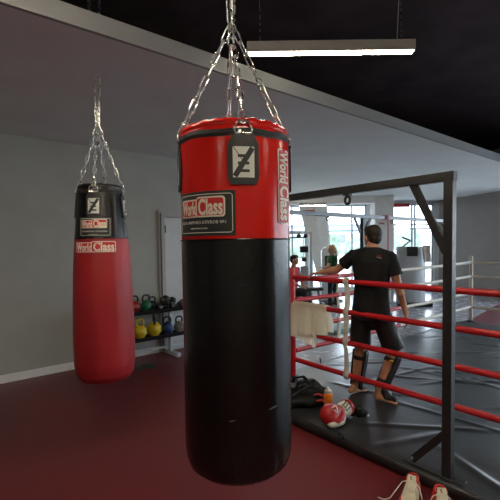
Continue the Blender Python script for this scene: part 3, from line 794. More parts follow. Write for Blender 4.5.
def head(mb, c, f, neck, sc=1.0):
    """skull, jaw, nose, ears; f facing"""
    f = Vector(f).normalized(); z = V3(0, 0, 1); r = f.cross(z).normalized()
    R = Matrix((r, f, z)).transposed()
    P = lambda x, y, zz: Vector(c) + R @ V3(x * sc, y * sc, zz * sc)
    mb.ell(P(0, -.012, .028), (.077 * sc, .096 * sc, .090 * sc), R); mb.ell(P(0, .018, -.025), (.064 * sc, .076 * sc, .085 * sc), R)
    mb.ell(P(0, .050, -.085), (.036 * sc, .034 * sc, .028 * sc), R)
    mb.cone(P(0, .090, .0), P(0, .106, -.030), .009 * sc, .014 * sc); mb.ell(P(0, .086, -.062), (.024 * sc, .012 * sc, .010 * sc), R)
    mb.ell(P(0, .082, .020), (.05 * sc, .014 * sc, .010 * sc), R)
    for s in (-1, 1): mb.ell(P(s * .079, -.005, -.012), (.010 * sc, .020 * sc, .032 * sc), R @ Matrix.Rotation(s * .35, 3, 'Z'))
    mb.cone(neck, P(0, -.012, -.045), .060 * sc, .056 * sc)
    return P, R
def spine(mb, pel, neck, s, rows, n=32):
    d = (neck - pel); d = d / d.z
    mb.tube([pel + d * r[0] for r in rows], [(r[1], r[2]) for r in rows], n, up=s)
def person(name_label, J, base, skin, voxel, sc=1.0, hair=None, hairfn=None, clothes=None, bare_feet=True):
    b = Vector(base); t = thing('person', name_label, 'person', base)
    K = {k: Vector(v) - b for k, v in J.items() if k not in ('face', 'front', 'handL', 'handR', 'nL', 'nR', 'curlL', 'curlR')}
    mb = MB()
    front = Vector(J['front']).normalized(); side = front.cross(V3(0, 0, 1)).normalized()
    P, R = head(mb, K['head'], J['face'], K['neck'] - V3(0, 0, .03), sc)
    # torso loft
    Rt = Matrix((side, front, V3(0, 0, 1))).transposed()
    pel, che = K['pelvis'], K['chest']; up = (che - pel)
    nz = (K['neck'].z - pel.z) / .6
    spine(mb, pel, K['neck'], side, [(a * nz, rx * sc, ry * sc) for a, rx, ry in ((-.08, .120, .09), (.0, .150, .105), (.14, .140, .10), (.27, .142, .10), (.38, .158, .11), (.46, .160, .105), (.51, .145, .09), (.545, .11, .08), (.575, .075, .065), (.60, .06, .058))])
    for s in 'LR':
        mb.chain([K['sh' + s], K['el' + s], K['wr' + s]], [.052 * sc, .040 * sc, .027 * sc]); mb.cone(che + up * .12, K['sh' + s], .07 * sc, .055 * sc)
        mid = K['el' + s].lerp(K['wr' + s], .28); mb.ell(mid, (.041 * sc,) * 3)
        hand(mb, K['wr' + s], J['hand' + s], J['n' + s], 1 if s == 'L' else -1, J.get('curl' + s, .5), sc)
        mb.chain([K['hip' + s], K['kn' + s]], [.088 * sc, .058 * sc]); mb.chain([K['kn' + s], K['kn' + s].lerp(K['an' + s], .3), K['an' + s]], [.052 * sc, .056 * sc, .036 * sc])
        foot(mb, K['an' + s], K['he' + s], K['to' + s], K['he' + s].z, sc)
    body = mb.blob('body', skin, t, voxel=voxel, it=3)
    # eyes and brows
    for s in (-1, 1):
        MB().ell(P(s * .031, .083, .005), (.011 * sc, .007 * sc, .0065 * sc), R).build('eye', M_CAP, t); MB().ell(P(s * .031, .0895, .005), (.0045 * sc, .002, .0045 * sc), R).build('iris', M_BLACKP, t)
    mb = MB(); hairfn(mb, P, R, sc); mb.blob('hair', hair, t, voxel=.006, it=2)
    clothes(t, K, front, side, Rt)
    return t
def short_hair(mb, P, R, sc):
    mb.ell(P(0, -.020, .040), (.082 * sc, .098 * sc, .090 * sc), R); mb.ell(P(0, -.050, -.008), (.070 * sc, .062 * sc, .075 * sc), R); mb.ell(P(0, .045, .085), (.06 * sc, .05 * sc, .04 * sc), R)
def bob_hair(mb, P, R, sc):
    mb.ell(P(0, -.020, .040), (.088 * sc, .104 * sc, .094 * sc), R); mb.ell(P(0, -.055, -.01), (.085 * sc, .07 * sc, .085 * sc), R); mb.ell(P(0, -.12, -.01), (.04 * sc, .05 * sc, .05 * sc), R); mb.cone(P(0, -.13, -.02), P(0, -.15, -.13), .035 * sc, .02 * sc)

# --- the man in black
front = V3(.486, .874, 0)
JM = dict(head=(1.252, 4.145, 1.705), face=(-.30, .95, -.05), neck=(1.240, 4.10, 1.620), chest=(1.228, 4.105, 1.40), pelvis=(1.222, 4.09, .975), front=front,
          shL=(1.076, 4.205, 1.520), elL=(.935, 4.335, 1.368), wrL=(.775, 4.425, 1.338), handL=(-.8, .25, -.18), nL=(0, .1, 1), curlL=.75,
          shR=(1.400, 4.03, 1.502), elR=(1.462, 3.985, 1.215), wrR=(1.548, 4.01, .945), handR=(.10, .03, -1), nR=(.95, -.3, .1), curlR=.55,
          hipL=(1.135, 4.145, .94), knL=(1.137, 4.185, .545), anL=(1.085, 4.185, .165), heL=(1.005, 4.150, .079), toL=(1.20, 4.25, .079),
          hipR=(1.315, 4.04, .94), knR=(1.440, 4.04, .550), anR=(1.272, 3.985, .185), heR=(1.215, 4.005, .079), toR=(1.39, 3.90, .079))
def man_clothes(t, K, f, s, Rt):
    pel, che = K['pelvis'], K['chest']; up = che - pel; mb = MB()
    spine(mb, pel, K['neck'], s, ((-.105, .202, .146), (.0, .192, .138), (.13, .172, .122), (.27, .174, .122), (.40, .190, .130), (.48, .198, .126), (.535, .182, .114), (.575, .140, .098), (.612, .092, .080), (.632, .068, .066)))
    for q in 'LR':
        mb.cone(che + up * .16, K['sh' + q] - V3(0, 0, .02), .092, .066); e = K['sh' + q].lerp(K['el' + q], .62)
        dv = (e - K['sh' + q]).normalized(); mb.tube([K['sh' + q] - dv * .02, e], [.064, .073], 18); mb.ell(K['sh' + q], (.064, .064, .064)); mb.cone(K['neck'] - V3(0, 0, .055), K['sh' + q], .062, .060)
    def wrinkle(c):
        n = mnoise.noise(Vector((c.x * 9 + c.z * 4, c.y * 9, c.z * 5))) * .006 + mnoise.noise(Vector((c.x * 22, c.y * 22, c.z * 11 + c.x * 9))) * .003
        r = Vector((c.x - pel.x, c.y - pel.y, 0)); r = r.normalized() if r.length > 0 else r
        return c + r * n
    ts = mb.blob('t_shirt', M_TEE, t, voxel=.007, it=3, disp=wrinkle)
    # small shoulder print
    o = che + up * .27 + s * .105 - f * .122
    mk = MB(); mk.box(o + V3(0, 0, .010), (.040, .006, .011), Rt @ Matrix.Rotation(.3, 3, 'Y')); plabel(mk.build('print', M_SIGNR, ts, bevel=.002), 'red shoulder print')
    mk = MB(); mk.box(o + V3(-.004, -.004, -.010), (.050, .006, .006), Rt @ Matrix.Rotation(.3, 3, 'Y')); plabel(mk.build('print', M_CREAM, ts, bevel=.002), 'white shoulder print')
    mb = MB()
    mb.ell(pel + V3(0, 0, -.02), (.165, .118, .11), Rt); mb.ell(pel + V3(0, 0, -.10), (.12, .105, .115), Rt)
    for q in 'LR':
        e = K['hip' + q].lerp(K['kn' + q], .86 if q == 'L' else .92); m_ = K['hip' + q].lerp(K['kn' + q], .5)
        mb.tube([K['hip' + q] + V3(0, 0, .08), K['hip' + q], m_, e], [.07, .092, .106, .110], 24)
    mb.blob('shorts', M_SHORT, t, voxel=.007, it=3, disp=wrinkle)
    # shin guards: shell on the front of the shin, straps round the calf
    for q in 'LR':
        kn, an = K['kn' + q], K['an' + q]; ax = (an - kn).normalized()
        g = Vector((.75, .55, 0)) if q == 'L' else Vector((.92, .25, 0)); g = (g - ax * g.dot(ax)).normalized(); h = ax.cross(g)
        vs = []; n = 14; rows = 12
        for i in range(rows + 1):
            a = i / rows; c = kn.lerp(an, .04 + .98 * a); r = .075 - .022 * a + .006 * math.sin(a * PI)
            for k in range(n + 1):
                b = -1.75 + 3.5 * k / n; bb = r + (.012 if abs(b) < 1.2 else 0)
                vs.append(c + g * (bb * math.cos(b)) + h * (bb * math.sin(b)))
        fs = [(i * (n + 1) + k, i * (n + 1) + k + 1, (i + 1) * (n + 1) + k + 1, (i + 1) * (n + 1) + k) for i in range(rows) for k in range(n)]
        sg = MB().add(vs, fs).build('shin_guard', M_GUARD, t, solid=.014)
        for a in (.22, .78):
            c = kn.lerp(an, a); r = .068 - .020 * a
            pts = [c + g * (r * math.cos(b)) + h * (r * math.sin(b)) for b in [2 * PI * k / 20 for k in range(20)]]
            MB().tube(pts, [(.022, .006)] * 20, 8, closed=True, up=ax).build('strap', M_GUARD, sg)
        # instep flap
        d = Vector((K['to' + q].x - K['he' + q].x, K['to' + q].y - K['he' + q].y, 0)).normalized()
        mb = MB(); mb.cone(an + d * .055 + V3(0, 0, -.01), K['he' + q] + d * .155 + V3(0, 0, .050), .044, .040); mb.cone(K['he' + q] + d * .14 + V3(0, 0, .045), K['he' + q] + d * .20 + V3(0, 0, .035), .044, .036); mb.blob('instep_flap', M_GUARD, sg, voxel=.006, it=2)
        if q == 'R':
            c = kn.lerp(an, .22) - g * .02 - h * .0; MB().ell(c + V3(-.005, -.072, 0), (.026, .012, .014)).build('badge', M_YELLOW, sg)
person('man in black t-shirt and shorts seen from behind, hand on the ring rope', JM, (1.2, 4.08, .079), M_SKIN, .0055, 1.0, M_HAIR, short_hair, man_clothes)

# --- far woman in the green patterned top, seen side on
def far_standing(x, y):
    f = V3(-.75, -.4, 0)
    return dict(head=(x, y, 1.50), face=(-.9, -.3, 0), neck=(x + .03, y + .01, 1.36), chest=(x + .03, y, 1.17), pelvis=(x + .03, y, .86), front=f,
                shL=(x - .05, y - .12, 1.28), elL=(x - .10, y - .16, 1.06), wrL=(x - .24, y - .22, 1.02), handL=(-.8, -.2, .1), nL=(0, 0, 1),
                shR=(x + .13, y + .12, 1.28), elR=(x + .15, y + .14, 1.04), wrR=(x - .02, y + .02, .98), handR=(-.9, -.3, 0), nR=(0, 0, 1),
                hipL=(x - .01, y - .07, .83), knL=(x - .05, y - .09, .45), anL=(x - .06, y - .08, .09), heL=(x - .02, y - .07, .0), toL=(x - .25, y - .16, 0),
                hipR=(x + .07, y + .07, .83), knR=(x + .10, y + .06, .45), anR=(x + .15, y + .08, .09), heR=(x + .2, y + .1, 0), toR=(x, y, 0))
def woman_clothes(t, K, f, s, Rt):
    pel, che = K['pelvis'], K['chest']; up = che - pel; mb = MB()
    spine(mb, pel, K['neck'], s, ((-.06, .160, .12), (.15, .148, .115), (.30, .165, .125), (.40, .165, .11), (.455, .11, .085), (.48, .07, .065)))
    for q in 'LR': mb.cone(che + up * .2, K['sh' + q], .08, .062); mb.cone(K['sh' + q], K['sh' + q].lerp(K['el' + q], .5), .062, .058)
    mb.blob('top', M_GREENTOP, t, voxel=.012, it=2)
    mb = MB(); mb.ell(pel, (.15, .12, .12), Rt)
    for q in 'LR': mb.chain([K['hip' + q], K['kn' + q], K['an' + q]], [.095, .065, .045])
    mb.blob('leggings', M_LEGG, t, voxel=.012, it=2)
    for q in 'LR':
        mb = MB(); d = Vector((K['to' + q].x - K['he' + q].x, K['to' + q].y - K['he' + q].y, 0)).normalized()
        mb.cone(K['he' + q] + d * .05 + V3(0, 0, .05), K['he' + q] + d * .19 + V3(0, 0, .04), .05, .042); mb.blob('shoe', M_LEGG, t, voxel=.01, it=2)
person('blond woman in a green patterned top and black leggings standing by the gym machines', far_standing(2.16, 10.75), (2.16, 10.75, 0), M_SKIN2, .009, .96, M_BLOND, bob_hair, woman_clothes)
# --- far seated person in the red top
def seated(x, y):
    f = V3(.75, -.5, 0)
    return dict(head=(x, y, 1.27), face=(.8, -.4, 0), neck=(x - .02, y, 1.13), chest=(x - .03, y, .93), pelvis=(x - .06, y, .55), front=f,
                shL=(x + .09, y + .14, 1.05), elL=(x + .15, y + .17, .82), wrL=(x + .20, y - .02, .66), handL=(.8, -.4, -.2), nL=(0, 0, 1),
                shR=(x - .14, y - .12, 1.05), elR=(x - .12, y - .2, .80), wrR=(x + .10, y - .24, .66), handR=(.8, -.3, -.2), nR=(0, 0, 1),
                hipL=(x + .0, y + .07, .53), knL=(x + .32, y - .12, .50), anL=(x + .34, y - .14, .09), heL=(x + .30, y - .11, 0), toL=(x + .5, y - .24, 0),
                hipR=(x - .1, y - .07, .53), knR=(x + .22, y - .30, .50), anR=(x + .22, y - .32, .09), heR=(x + .18, y - .29, 0), toR=(x + .4, y - .42, 0))
def red_clothes(t, K, f, s, Rt):
    pel, che = K['pelvis'], K['chest']; up = che - pel; mb = MB()
    spine(mb, pel, K['neck'], s, ((-.06, .165, .125), (.15, .155, .118), (.34, .17, .125), (.46, .165, .11), (.52, .11, .085), (.555, .07, .065)))
    for q in 'LR': mb.cone(che + up * .2, K['sh' + q], .08, .062)
    mb.blob('top', M_REDTOP, t, voxel=.012, it=2)
    mb = MB(); mb.ell(pel, (.16, .13, .11), Rt)
    for q in 'LR': mb.chain([K['hip' + q], K['kn' + q], K['an' + q]], [.098, .072, .05])
    mb.blob('trousers', M_LEGG, t, voxel=.012, it=2)
    for q in 'LR':
        mb = MB(); d = Vector((K['to' + q].x - K['he' + q].x, K['to' + q].y - K['he' + q].y, 0)).normalized()
        mb.cone(K['he' + q] + d * .05 + V3(0, 0, .05), K['he' + q] + d * .19 + V3(0, 0, .04), .05, .042); mb.blob('shoe', M_CAP, t, voxel=.01, it=2)
person('person in a red top sitting by the cable machine beyond the ring post', seated(1.055, 9.6), (1.055, 9.6, 0), M_SKIN2, .009, .98, M_HAIR, short_hair, red_clothes)

# ================================================================== FAR GYM EQUIPMENT
sb = thing('stool_bench', 'low black bench under the person in the red top', 'bench', (.98, 9.6, 0))
MB().box((0, 0, .40), (.36, .9, .07)).build('pad', M_PAD, sb, bevel=.015)
for y in (-.35, .35):
    MB().bar((0, y, .0), (0, y, .37), .06).build('leg', M_GREYST, sb, bevel=.004); MB().box((0, y, .015), (.36, .06, .03)).build('foot', M_GREYST, sb, bevel=.004)
cm = thing('cable_machine', 'silver cable machine with weight stack and pulleys, beyond the ring post', 'gym machine', (1.2, 10.95, 0))
for x in (-.42, .44): MB().bar((x, 0, 0), (x, 0, 1.95), .06).build('upright', M_SILVER, cm, bevel=.005)
MB().bar((-.46, 0, 1.94), (.48, 0, 1.94), .05).build('top_bar', M_SILVER, cm, bevel=.005); MB().bar((-.46, 0, 1.82), (.30, 0, 1.82), .04).build('lower_bar', M_GREYST, cm, bevel=.005)
for x in (-.2, .12, .3): MB().lathe([(.055, -.015), (.06, 0), (.055, .015)], (x, -.05, 1.86), 18, Matrix.Rotation(PI / 2, 3, 'X')).build('pulley', M_BLACKP, cm)
MB().box((.26, 0, .55), (.20, .14, 1.0)).build('shroud', M_SILVER, cm, bevel=.02)
st_ = MB().box((.26, -.02, 1.5), (.22, .12, .17)).build('console', M_PAD, cm, bevel=.015)
MB().box((.26, -.01, 1.23), (.12, .10, .12)).build('small_console', M_PAD, cm, bevel=.01)
MB().tube([(.26, 0, 1.0), (.26, 0, 1.84)], .012, 8).build('cable', M_STEEL, cm)
MB().box((0, 0, .03), (1.0, .4, .06)).build('base', M_GREYST, cm, bevel=.01)
fb = thing('flat_bench', 'flat black bench on splayed grey legs behind the ring ropes', 'bench', (1.47, 10.25, 0), .05)
MB().box((0, 0, .50), (.72, .30, .07)).build('pad', M_PAD, fb, bevel=.02)
for x, d in ((-.28, -.1), (.24, .1)):
    MB().bar((x, 0, .47), (x + d, 0, .03), .05).build('leg', M_GREYST, fb, bevel=.004); MB().box((x + d, 0, .018), (.06, .4, .036)).build('foot', M_GREYST, fb, bevel=.004)
MB().bar((-.38, 0, .10), (.34, 0, .10), .045).build('spine', M_GREYST, fb, bevel=.004)
am = thing('rowing_machine_back', 'tall grey machine with rounded top standing behind the blond woman', 'gym machine', (2.30, 11.75, 0))
mb = MB(); poly = [(-.23, 0), (.23, 0), (.23, 1.38)] + [(.23 * math.cos(a), 1.38 + .2 * math.sin(a)) for a in [k * PI / 10 for k in range(1, 10)]] + [(-.23, 1.38)]
mb.prism(poly, -.09, .09, lambda x, y, z: (x, z, y)); mb.build('shroud', M_SILVER, am, bevel=.02)
MB().box((0, -.11, 1.05), (.30, .05, .5)).build('back_pad', M_PAD, am, bevel=.02)
MB().box((0, -.05, .03), (.6, .7, .06)).build('base', M_GREYST, am, bevel=.01)
# silver weight machine at the far edge of the ring
wm = thing('weight_machine', 'big silver weight machine with black window and lever arm, near the square pillar', 'gym machine', (4.17, 10.5, 0))
mb = MB(); poly = [(  .37 * math.cos(a), .26 * math.sin(a)) for a in [2 * PI * k / 28 for k in range(28)]]
mb.prism(poly, .1, 1.54); mb.build('shroud', M_SILVER, wm, bevel=.03)
MB().box((-.06, -.255, 1.42), (.27, .06, .24)).build('window', M_PAD, wm, bevel=.012)
MB().box((0, 0, .05), (.9, .62, .1)).build('base', M_PAD, wm, bevel=.015)
lv = MB().tube([(-.36, -.1, 1.25), (-.40, -.15, 1.42), (-.18, -.2, 1.62), (-.06, -.2, 1.70)], .022, 10).build('lever_arm', M_SILVER, wm)
MB().tube([(-.30, -.21, 1.78), (-.08, -.2, 1.69)], .022, 10).build('grip', M_BLACKP, lv)
MB().bar((-.52, -.1, .1), (-.52, -.1, 1.40), .06).build('upright', M_SILVER, wm, bevel=.004)
tw2 = tag(MB().grid(lambda a, b: (4.36 + .20 * a + .01 * math.sin(b * 9), 10.5 - .33 * math.sin(min(b, .35) / .35 * PI / 2) + .05 - .02 * math.sin(a * 9) * b, 1.57 - .02 * b - max(0, b - .35) * .62 * (1 if a > .1 else .8)), 16, 24).build('hand_towel', mat('towel_white', (.66, .62, .58), .95, bump=.5, bscale=200), solid=.01, ang=180), 'white hand towel hanging over the silver weight machine', 'towel')
tm = tag(MB().box((1.62, 7.72, .035), (.72, .62, .07), rotm(ANG_V)).build('foam_mat', M_TEAL, bevel=.012), 'pale teal foam mat on the floor beyond the ring', 'mat')
s1 = thing('hanging_sign', 'narrow red sign hanging in front of the leaning column', 'sign', (1.84, 12.62, 2.66))
MB().box((0, 0, 0), (.38, .03, .07)).build('board', M_SIGNR, s1, bevel=.004)
for q in (-.16, .16): MB().tube([(q, 0, .03), (q, 0, ZS - 2.66)], .003, 6).build('wire', M_STEEL, s1)
s2 = tag(MB().box((5.03, 13.475, 2.875), (.54, .05, .12)).build('sign_board', M_SIGNR, bevel=.004), 'long red sign across the top of the window beside the square pillar', 'sign')
s3 = thing('notice_plate', 'small white notice plate with red lettering on the square pillar', 'sign', (3.90, 11.995, 2.22))
MB().box((0, -.006, 0), (.20, .012, .10)).build('plate', M_CAP, s3, bevel=.003)
mb = MB(); text_on(mb, '!', lambda x, y, d: (x, -.0125 - d, y), -.07, 0, .015, .06, 0, .03)
MB().box((.0, -.0135, .0), (.14, .003, .03)).build('red_band', M_SIGNR, s3)

# ================================================================== KETTLEBELL RACK
RK = w(-5.46, 2.5); rk = thing('storage_rack', 'low two-tier black rack with pale legs against the grey wall', 'rack', RK, ANG_V)
# local x = +v, y towards the wall (-u side is local +y)
X0, X1 = -.75, .75
for z in (.335, .712):
    MB().box(((X0 + X1) / 2, 0, z - .018), (X1 - X0, .30, .036), rotm(0, -.03)).build('shelf', mat('rack_black', (.006, .006, .007), .7, spec=.15), rk, bevel=.004)
    MB().box(((X0 + X1) / 2, -.15, z), (X1 - X0, .012, .05)).build('lip', MATS['rack_black'], rk, bevel=.003)
for x in (X0 + .06, .46):
    lg = MB().bar((x, .03, .0), (x, .03, .72), .06, .05).build('leg', M_FRAME, rk, bevel=.005)
    MB().box((x, -.02, .03), (.07, .40, .06)).build('foot', M_FRAME, lg, bevel=.008)
MB().bar((X0, .12, .1), (X1, .12, .1), .03).build('rear_rail', M_FRAME, rk, bevel=.004)
MB().bar((.68, -.13, .35), (.68, -.13, .71), .025).build('end_bar', M_DARKST, rk, bevel=.003)
def kettlebell(x, z, y, r, m, mh, label, rz=0.0):
    p = w(-5.46 - y, 2.5 + x, z); t = thing('kettlebell', label, 'kettlebell', p, ANG_V + rz, 'kettlebells on the rack')
    k = r / .1
    MB().lathe([(.002, 0), (.055 * k, 0), (.066 * k, .006 * k)] + [(r * math.cos(a), .092 * k + r * .98 * math.sin(a)) for a in [-.9 + .12 * q for q in range(19)] if math.cos(a) > .25] + [(.02, .195 * k)], n=28).build('bell', m, t)
    pts = [(-.052, .155), (-.066, .20), (-.064, .245), (-.045, .272), (0, .280), (.045, .272), (.064, .245), (.066, .20), (.052, .155)]
    MB().tube([(a * k, 0, b * k) for a, b in pts], .0165 * k, 12).build('handle', mh, t)
zl, zu = .337, .714
kettlebell(-.055, zl, -.02, .096, M_KBY, M_KBY, 'yellow kettlebell with yellow handle on the lower shelf, nearest the hanging red bag', .3)
kettlebell(.170, zl, -.02, .104, M_KBY, M_BLACKP, 'yellow kettlebell with dark handle turned edge on, on the lower shelf beside the blue one', 1.2)
kettlebell(.385, zl, -.01, .088, M_KBB, M_BLACKP, 'blue kettlebell with black handle on the lower shelf')
kettlebell(.585, zl, -.01, .082, M_KBGR, M_BLACKP, 'grey kettlebell with black handle at the end of the lower shelf')
kettlebell(-.125, zu, -.01, .082, M_KBR, M_BLACKP, 'dark red kettlebell on the upper shelf')
kettlebell(.055, zu, -.01, .082, M_KBG, M_BLACKP, 'green kettlebell on the upper shelf')
kettlebell(.185, zu, .05, .066, M_KBN, M_BLACKP, 'small navy kettlebell on the upper shelf between green one and black dumbbells')
def dumbbell(x, y, z, rz, tilt, label):
    t = thing('dumbbell', label, 'dumbbell', w(-5.46 - y, 2.5 + x, z), ANG_V + rz, 'black dumbbells on the rack'); t.rotation_euler = (0, tilt, ANG_V + rz); t.scale = (1.15, 1.15, 1.15)
    Rx = Matrix.Rotation(PI / 2, 3, 'Y')
    MB().lathe([(.013, -.075), (.016, 0), (.013, .075)], (0, 0, 0), 14, Rx).build('grip', M_DARKST, t)
    for s in (-1, 1): MB().lathe([(.036, -.032), (.045, -.026), (.045, .026), (.036, .032)], (s * .082, 0, 0), 6, Rx).build('head', M_BLACKP, t, bevel=.004)
for i, (x, y, z, rz, tl, lb) in enumerate(((.30, -.06, .758, .35, 0, 'black dumbbell at the front of the upper shelf heap, beside the navy kettlebell'), (.34, .05, .758, -.2, 0, 'black dumbbell at the back of the upper shelf heap'), (.33, 0, .838, 1.1, .05, 'black dumbbell lying on top of the heap'), (.53, -.04, .758, .2, 0, 'black dumbbell in the middle of the upper shelf'), (.45, .03, .838, .5, .25, 'black dumbbell slanting down from the top of the heap'), (.65, .03, .758, .9, 0, 'black dumbbell at the end of the upper shelf'))):
    dumbbell(x, y, z, rz, tl, lb)
lb = tag(MB().box((0, 0, .13), (.05, .20, .26), rotm(0, 0, .18)).build('step_board', mat('pale_board', (.66, .58, .56), .5), bevel=.006, loc=w(-5.25, 3.22, .008)), 'pale board leaning at the end of the kettlebell rack', 'board')
lb.rotation_euler = (0, 0, ANG_V)
gb = thing('weight_block', 'small dark green block lying on the maroon floor by the red bag', 'block', (-1.42, 5.42, 0), .55)
MB().box((.02, 0, .022), (.17, .09, .044)).build('block', mat('green_block', (.012, .03, .018), .5), gb, bevel=.006)
MB().box((-.10, -.01, .012), (.08, .05, .024)).build('tongue', mat('green_light', (.02, .07, .035), .5), gb, bevel=.004)

# ================================================================== THINGS ON THE RING FLOOR
ZM = .082
# black gym bag
gy = thing('gym_bag', 'slumped black gym bag lying on the ring floor beside the punching bag', 'bag', (.50, 4.03, ZM), .15)
mb = MB()
for (x, y, z, a, b, c) in ((-.12, .0, .09, .20, .17, .10), (.05, .03, .10, .19, .16, .115), (.16, -.02, .065, .13, .15, .08), (-.02, -.14, .06, .22, .12, .07), (-.06, .1, .12, .13, .08, .09)):
    mb.ell((x, y, z), (a, b, c), None, 20, 12)
mb.box((.0, -.03, .012), (.52, .32, .03))
def crumple(c):
    n = .016 * mnoise.noise(c * 9) + .008 * mnoise.noise(c * 22)
    return (c.x + n, c.y + n * .6, max(.0, c.z + n))
gy.scale = (1, 1, .86)
mb.blob('bag_body', M_BAGNY, gy, voxel=.009, it=2, disp=crumple)
MB().tube([(-.18, -.18, .09), (-.06, -.15, .17), (.08, -.1, .20), (.18, -.06, .13)], [(.012, .004)] * 4, 8).build('zip', M_PAD, gy)
for s in (0, 1):
    MB().tube([(-.1 + .03 * s, -.12 + .18 * s, .15), (-.07, -.13 + .16 * s, .24), (.03, -.11 + .14 * s, .255), (.10, -.10 + .15 * s, .17)], [(.018, .005)] * 4, 8).build('handle', M_BAGNY, gy)
mb = MB(); mb.ell((-.10, -.08, .195), (.075, .05, .035)); mb.cone((-.04, -.08, .20), (.06, -.10, .20), .025, .018); mb.blob('bunched_flap', mat('flap_grey', (.028, .028, .03), .45, var=.3, bump=.5, bscale=40), gy, voxel=.007, it=2)
MB().box((-.19, -.27, .055), (.05, .006, .014), rotm(.1, .4, -.2)).build('label_tag', M_YELLOW, gy, bevel=.001)
for dy, dz in ((0, 0), (-.085, -.03)):
    pts = [(.07 + .0, -.19 + dy, .125 + dz), (.12, -.20 + dy, .135 + dz), (.17, -.22 + dy, .10 + dz), (.205, -.24 + dy, .055 + dz)]
    plabel(MB().tube(pts, [.010, .013, .013, .010], 10).build('red_cord', M_GL_RED, gy), 'red cord loop')
# orange bottle
bt = thing('bottle', 'orange bottle with white cap standing on the ring floor beside the gym bag', 'bottle', (.722, 3.775, ZM))
MB().lathe([(.038, 0), (.042, .006), (.042, .135), (.040, .150), (.034, .158), (.030, .160)], n=28).build('bottle_body', M_ORANGE, bt)
MB().lathe([(.036, .158), (.037, .162), (.035, .178), (.022, .188), (.014, .190), (.013, .205), (.009, .210)], n=24).build('cap', M_CAP, bt)
# boxing glove
gl = thing('boxing_glove', 'red and white boxing glove lying on the ring floor in front of the orange bottle', 'boxing glove', (.722, 3.50, ZM), math.radians(42))
# local x: from fist (-) to cuff (+); y back; z up
mb = MB()
mb.ell((-.055, .0, .082), (.098, .080, .080)); mb.ell((-.005, .0, .075), (.085, .068, .068)); mb.cone((.0, 0, .072), (.09, .0, .062), .062, .050); mb.ell((-.085, -.03, .060), (.062, .058, .058))
mb.chain([(.02, -.062, .075), (-.03, -.085, .060), (-.075, -.085, .052)], [.030, .031, .027])
fist = mb.blob('fist', M_GL_RED, gl, voxel=.005, it=4)
mb = MB(); mb.chain([(.022, -.070, .050), (-.03, -.092, .040), (-.080, -.086, .036)], [.026, .029, .026]); mb.ell((-.10, -.055, .035), (.045, .045, .033))
plabel(mb.blob('palm_panel', M_GL_WHT, gl, voxel=.005, it=3), 'white palm panel')
mb = MB(); Ry = Matrix.Rotation(PI / 2, 3, 'Y')
mb.lathe([(.051, -.045), (.057, -.042), (.0625, .0), (.066, .042), (.062, .046)], (.122, 0, .067), 28, Ry); cf = mb.build('cuff', M_GL_WHT, gl); plabel(cf, 'white cuff with black marks')
mb = MB(); mb.lathe([(.062, -.012), (.069, -.010), (.069, .016), (.064, .022), (.038, .024)], (.178, 0, .0695), 28, Ry); mb.build('cuff_rim', M_GL_RED, gl)
def cufffn(x, y, d):  # wrap on the cuff: x along the axis, y round it
    rr = .0625 + .0055 * (x / .042) + d; a = y / .062 + math.radians(118)
    return (.122 + x, -rr * math.sin(a - math.radians(75)), .067 + rr * math.cos(a - math.radians(75)))
mb = MB()
for k, off in enumerate((-.026, .0, .026)):
    strip(mb, cufffn, ((-.030, off + .012), (.026, off - .006)), ((-.030, off + .004), (.026, off - .014)), .0008, .002, 5)
strip(mb, cufffn, ((-.034, -.036), (-.034, .040)), ((-.028, -.036), (-.028, .040)), .0008, .002, 8)
strip(mb, cufffn, ((.030, -.044), (.030, .034)), ((.036, -.044), (.036, .034)), .0008, .002, 8)
mb.build('cuff_marks', M_BLACKP, cf)
gl.scale = (1.06, 1.06, 1.06)
# white triangular badge on the back of the fist
from mathutils.bvhtree import BVHTree
def drape(o, pts, lift):
    bv = BVHTree.FromPolygons([v.co.copy() for v in o.data.vertices], [tuple(p.vertices) for p in o.data.polygons]); out_ = []
    for org, d in pts:
        h = bv.ray_cast(Vector(org), Vector(d)); out_.append((h[0] + h[1] * lift) if h[0] else Vector(org))
    return out_
dirn = Vector((.25, .75, -.62)).normalized(); cx, cy = Vector((1, -.15, .2)).normalized(), None
cx = (cx - dirn * cx.dot(dirn)).normalized(); cy = cx.cross(dirn)
if cy.z < 0: cy = -cy
ctr = Vector((-.055, -.04, .125)) - dirn * .3
def tri(s): return [(-.034 * s, .022 * s), (.034 * s, .026 * s), (.006 * s, -.034 * s)]
mb = MB(); T = tri(1.0)
def edge(a, b, wd, n=6):
    a, b = Vector((*a, 0)), Vector((*b, 0)); nn = Vector((-(b - a).y, (b - a).x, 0)).normalized() * wd; ring_ = []
    for k in range(n + 1):
        p = a.lerp(b, k / n)
        for q in (p - nn, p + nn): ring_.append((ctr + cx * q.x + cy * q.y, dirn))
    P_ = drape(fist, ring_, .0015); mb.add(P_, [(2 * i, 2 * i + 2, 2 * i + 3, 2 * i + 1) for i in range(n)])
for i in range(3): edge(T[i], T[(i + 1) % 3], .0042)
mb.build('badge', M_CREAM, fist, solid=.002)
# crumpled black wrap with a grey clip
hw = thing('hand_wrap', 'crumpled black hand wrap with grey clip on the ring floor beside the glove', 'hand wrap', (.965, 3.60, ZM), .4)
mb = MB(); mb.ell((0, 0, .050), (.045, .042, .052)); mb.ell((.035, -.03, .035), (.035, .03, .036)); mb.ell((-.04, .03, .03), (.035, .03, .03)); mb.cone((-.06, .05, .03), (-.03, .01, .05), .018, .02)
mb.blob('wrap', M_BAGNY, hw, voxel=.005, it=2, disp=lambda c: (c.x + .006 * mnoise.noise(c * 40), c.y, max(0, c.z + .008 * mnoise.noise(c * 35))))
MB().box((.055, -.055, .02), (.03, .02, .016), rotm(.5)).build('clip', M_STEEL, hw, bevel=.003)

